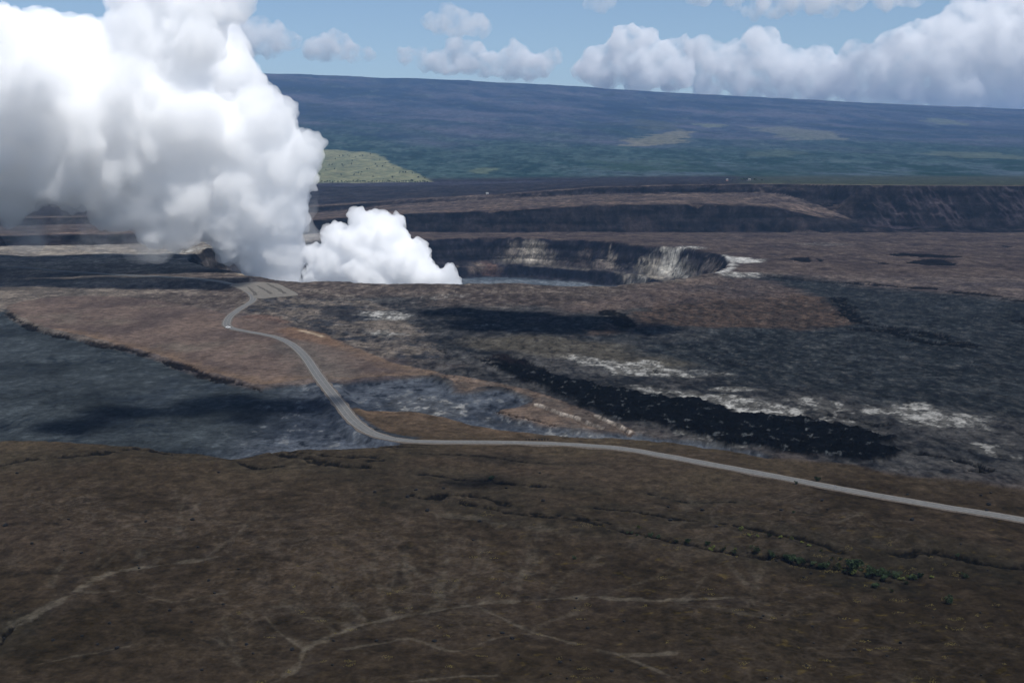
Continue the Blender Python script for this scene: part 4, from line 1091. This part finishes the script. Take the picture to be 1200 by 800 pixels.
cloud([(1020, 80, 30), (1060, 70, 36), (1110, 60, 44), (1160, 50, 48), (1210, 60, 60), (1010, 105, 24), (1060, 105, 30), (1120, 105, 36), (1180, 110, 38), (1250, 100, 50), (1130, 22, 24), (1170, 10, 26), (1215, 5, 40), (1080, 40, 16), (1000, 62, 16), (990, 98, 20)], CD + 1000, .0026, 'largest cloud bank filling the right end of the sky', seed=8, spread=.6)
cloud([(860, 0, 12), (890, 2, 13), (925, 0, 16), (960, 0, 18), (1000, -4, 18), (1040, -4, 16), (1070, -6, 14), (820, -6, 12), (905, 14, 9), (880, 14, 8), (975, 12, 9)], CD, .0017, 'long cloud cut by the top of the sky over the right half', seed=9)
cloud([(280, 32, 14), (300, 40, 14), (318, 46, 12), (332, 48, 9), (262, 40, 12), (290, 52, 12)], CD, .0022, 'faint grey cloud behind the right edge of the tall plume', seed=10)
# clouds drifting overhead, known from the shade they throw on the lava, save the added bank
def overhead(px, py, rx, ry, dens, label, seed, z=1620.0, extra=()):
    gx, gy = P(px, py)
    ox = z / math.tan(R(SUN_EL)) * math.sin(R(SUN_AZ)); oy = z / math.tan(R(SUN_EL)) * math.cos(R(SUN_AZ))
    bl = []
    rg = random.Random(seed)
    for i in range(9):
        a = rg.uniform(0, 6.28); q = rg.random() ** .5
        bl.append((Vector((gx + ox + math.cos(a) * q * rx * .7, gy + oy + math.sin(a) * q * ry * .7, z + rg.uniform(-.1, .1) * rx)), min(rx, ry) * rg.uniform(.4, .62)))
    for (dx, dy, r) in extra: bl.append((Vector((gx + ox + dx, gy + oy + dy, z)), r))
    o = blob_mesh('cloud', bl, min(rx, ry) / 14, [(min(rx, ry) * .8, min(rx, ry) * .3), (min(rx, ry) * .3, min(rx, ry) * .12)], seed, flat=.8)
    o.data.materials.append(volume_mat('cloud_air', dens, 0.0)); tag(o, label, 'cloud', 'clouds above the viewpoint whose shade falls on the lava')
overhead(215, 480, 110, 36, .06, 'cloud overhead shading the ropey lava on the left', 21, extra=[(70, 18, 26), (-60, -42, 26), (-150, -55, 20), (-110, -50, 18), (95, 30, 16), (20, 30, 30)])
overhead(645, 378, 110, 75, .06, 'cloud overhead shading the dark lava below the crater', 22, extra=[(-95, 90, 40), (-50, 60, 48), (85, -40, 40)])
overhead(553, 563, 21, 15, .16, 'small cloud overhead shading the slope below the road', 23)
overhead(600, 538, 30, 12, .06, 'thin cloud overhead shading the slope just below the road', 24)
def added_shade_bank(spots, z, dens, label):  # unseen cloud bank, added to deepen the plume's shade on the ground
    bl = []
    for px, py, r in spots:
        gx, gy = P(px, py)
        bl.append((Vector((gx + z / math.tan(R(SUN_EL)) * math.sin(R(SUN_AZ)), gy + z / math.tan(R(SUN_EL)) * math.cos(R(SUN_AZ)), z)), r))
    o = blob_mesh('cloud', bl, 9, [(120, 30), (50, 14), (22, 6)], 4.4, flat=.5)
    o.data.materials.append(volume_mat('cloud_air', dens, 0.0)); tag(o, label, 'cloud', 'clouds above the viewpoint whose shade falls on the lava')
added_shade_bank([(285, 331, 34), (240, 333, 60), (190, 333, 72), (140, 332, 76), (90, 331, 78), (40, 331, 78), (-10, 331, 80), (-60, 332, 80), (-120, 332, 80), (-190, 332, 80)], 1650.0, .06, 'broad unseen cloud added overhead to deepen the plume shade left of the crater')
# ------------------------------------------------------------------ light, sky, camera
sd = Vector((math.sin(R(SUN_AZ)) * math.cos(R(SUN_EL)), math.cos(R(SUN_AZ)) * math.cos(R(SUN_EL)), math.sin(R(SUN_EL))))
sl_ = bpy.data.lights.new('sun', 'SUN'); sl_.energy = 4.3; sl_.angle = R(0.5); sl_.color = (1.0, 0.975, 0.94)
so = bpy.data.objects.new('sun', sl_); COL.objects.link(so)
so.rotation_euler = sd.to_track_quat('Z', 'Y').to_euler()
w = bpy.data.worlds.new('World'); scene.world = w; w.use_nodes = True
nt = w.node_tree; nt.nodes.clear()
ow = nt.nodes.new('ShaderNodeOutputWorld'); bg = nt.nodes.new('ShaderNodeBackground'); sky = nt.nodes.new('ShaderNodeTexSky')
sky.sky_type = 'NISHITA'; sky.sun_disc = False; sky.sun_elevation = R(SUN_EL); sky.sun_rotation = R(SUN_AZ); sky.altitude = 1200; sky.air_density = 1.0; sky.dust_density = 0.2; sky.ozone_density = 2.5
bg.inputs['Strength'].default_value = 0.085
nt.links.new(sky.outputs[0], bg.inputs['Color']); nt.links.new(bg.outputs[0], ow.inputs['Surface'])

cam = bpy.data.cameras.new('camera'); cam.lens = F / 1200 * 36; cam.sensor_width = 36; cam.clip_start = 1; cam.clip_end = 200000
co = bpy.data.objects.new('camera', cam); COL.objects.link(co); co.location = (0, 0, H); co.rotation_euler = (math.pi / 2 - PITCH, 0, 0)
scene.camera = co
vs = scene.view_settings; vs.view_transform = 'Standard'; vs.look = 'None'; vs.gamma = 1; vs.use_curve_mapping = False; vs.exposure = 0.24
scene.cycles.volume_bounces = 64; scene.cycles.max_bounces = 64; scene.cycles.diffuse_bounces = 3
scene.cycles.use_denoising = True; scene.cycles.denoiser = 'OPENIMAGEDENOISE'; scene.cycles.denoising_input_passes = 'RGB_ALBEDO_NORMAL'; scene.cycles.denoising_prefilter = 'ACCURATE'
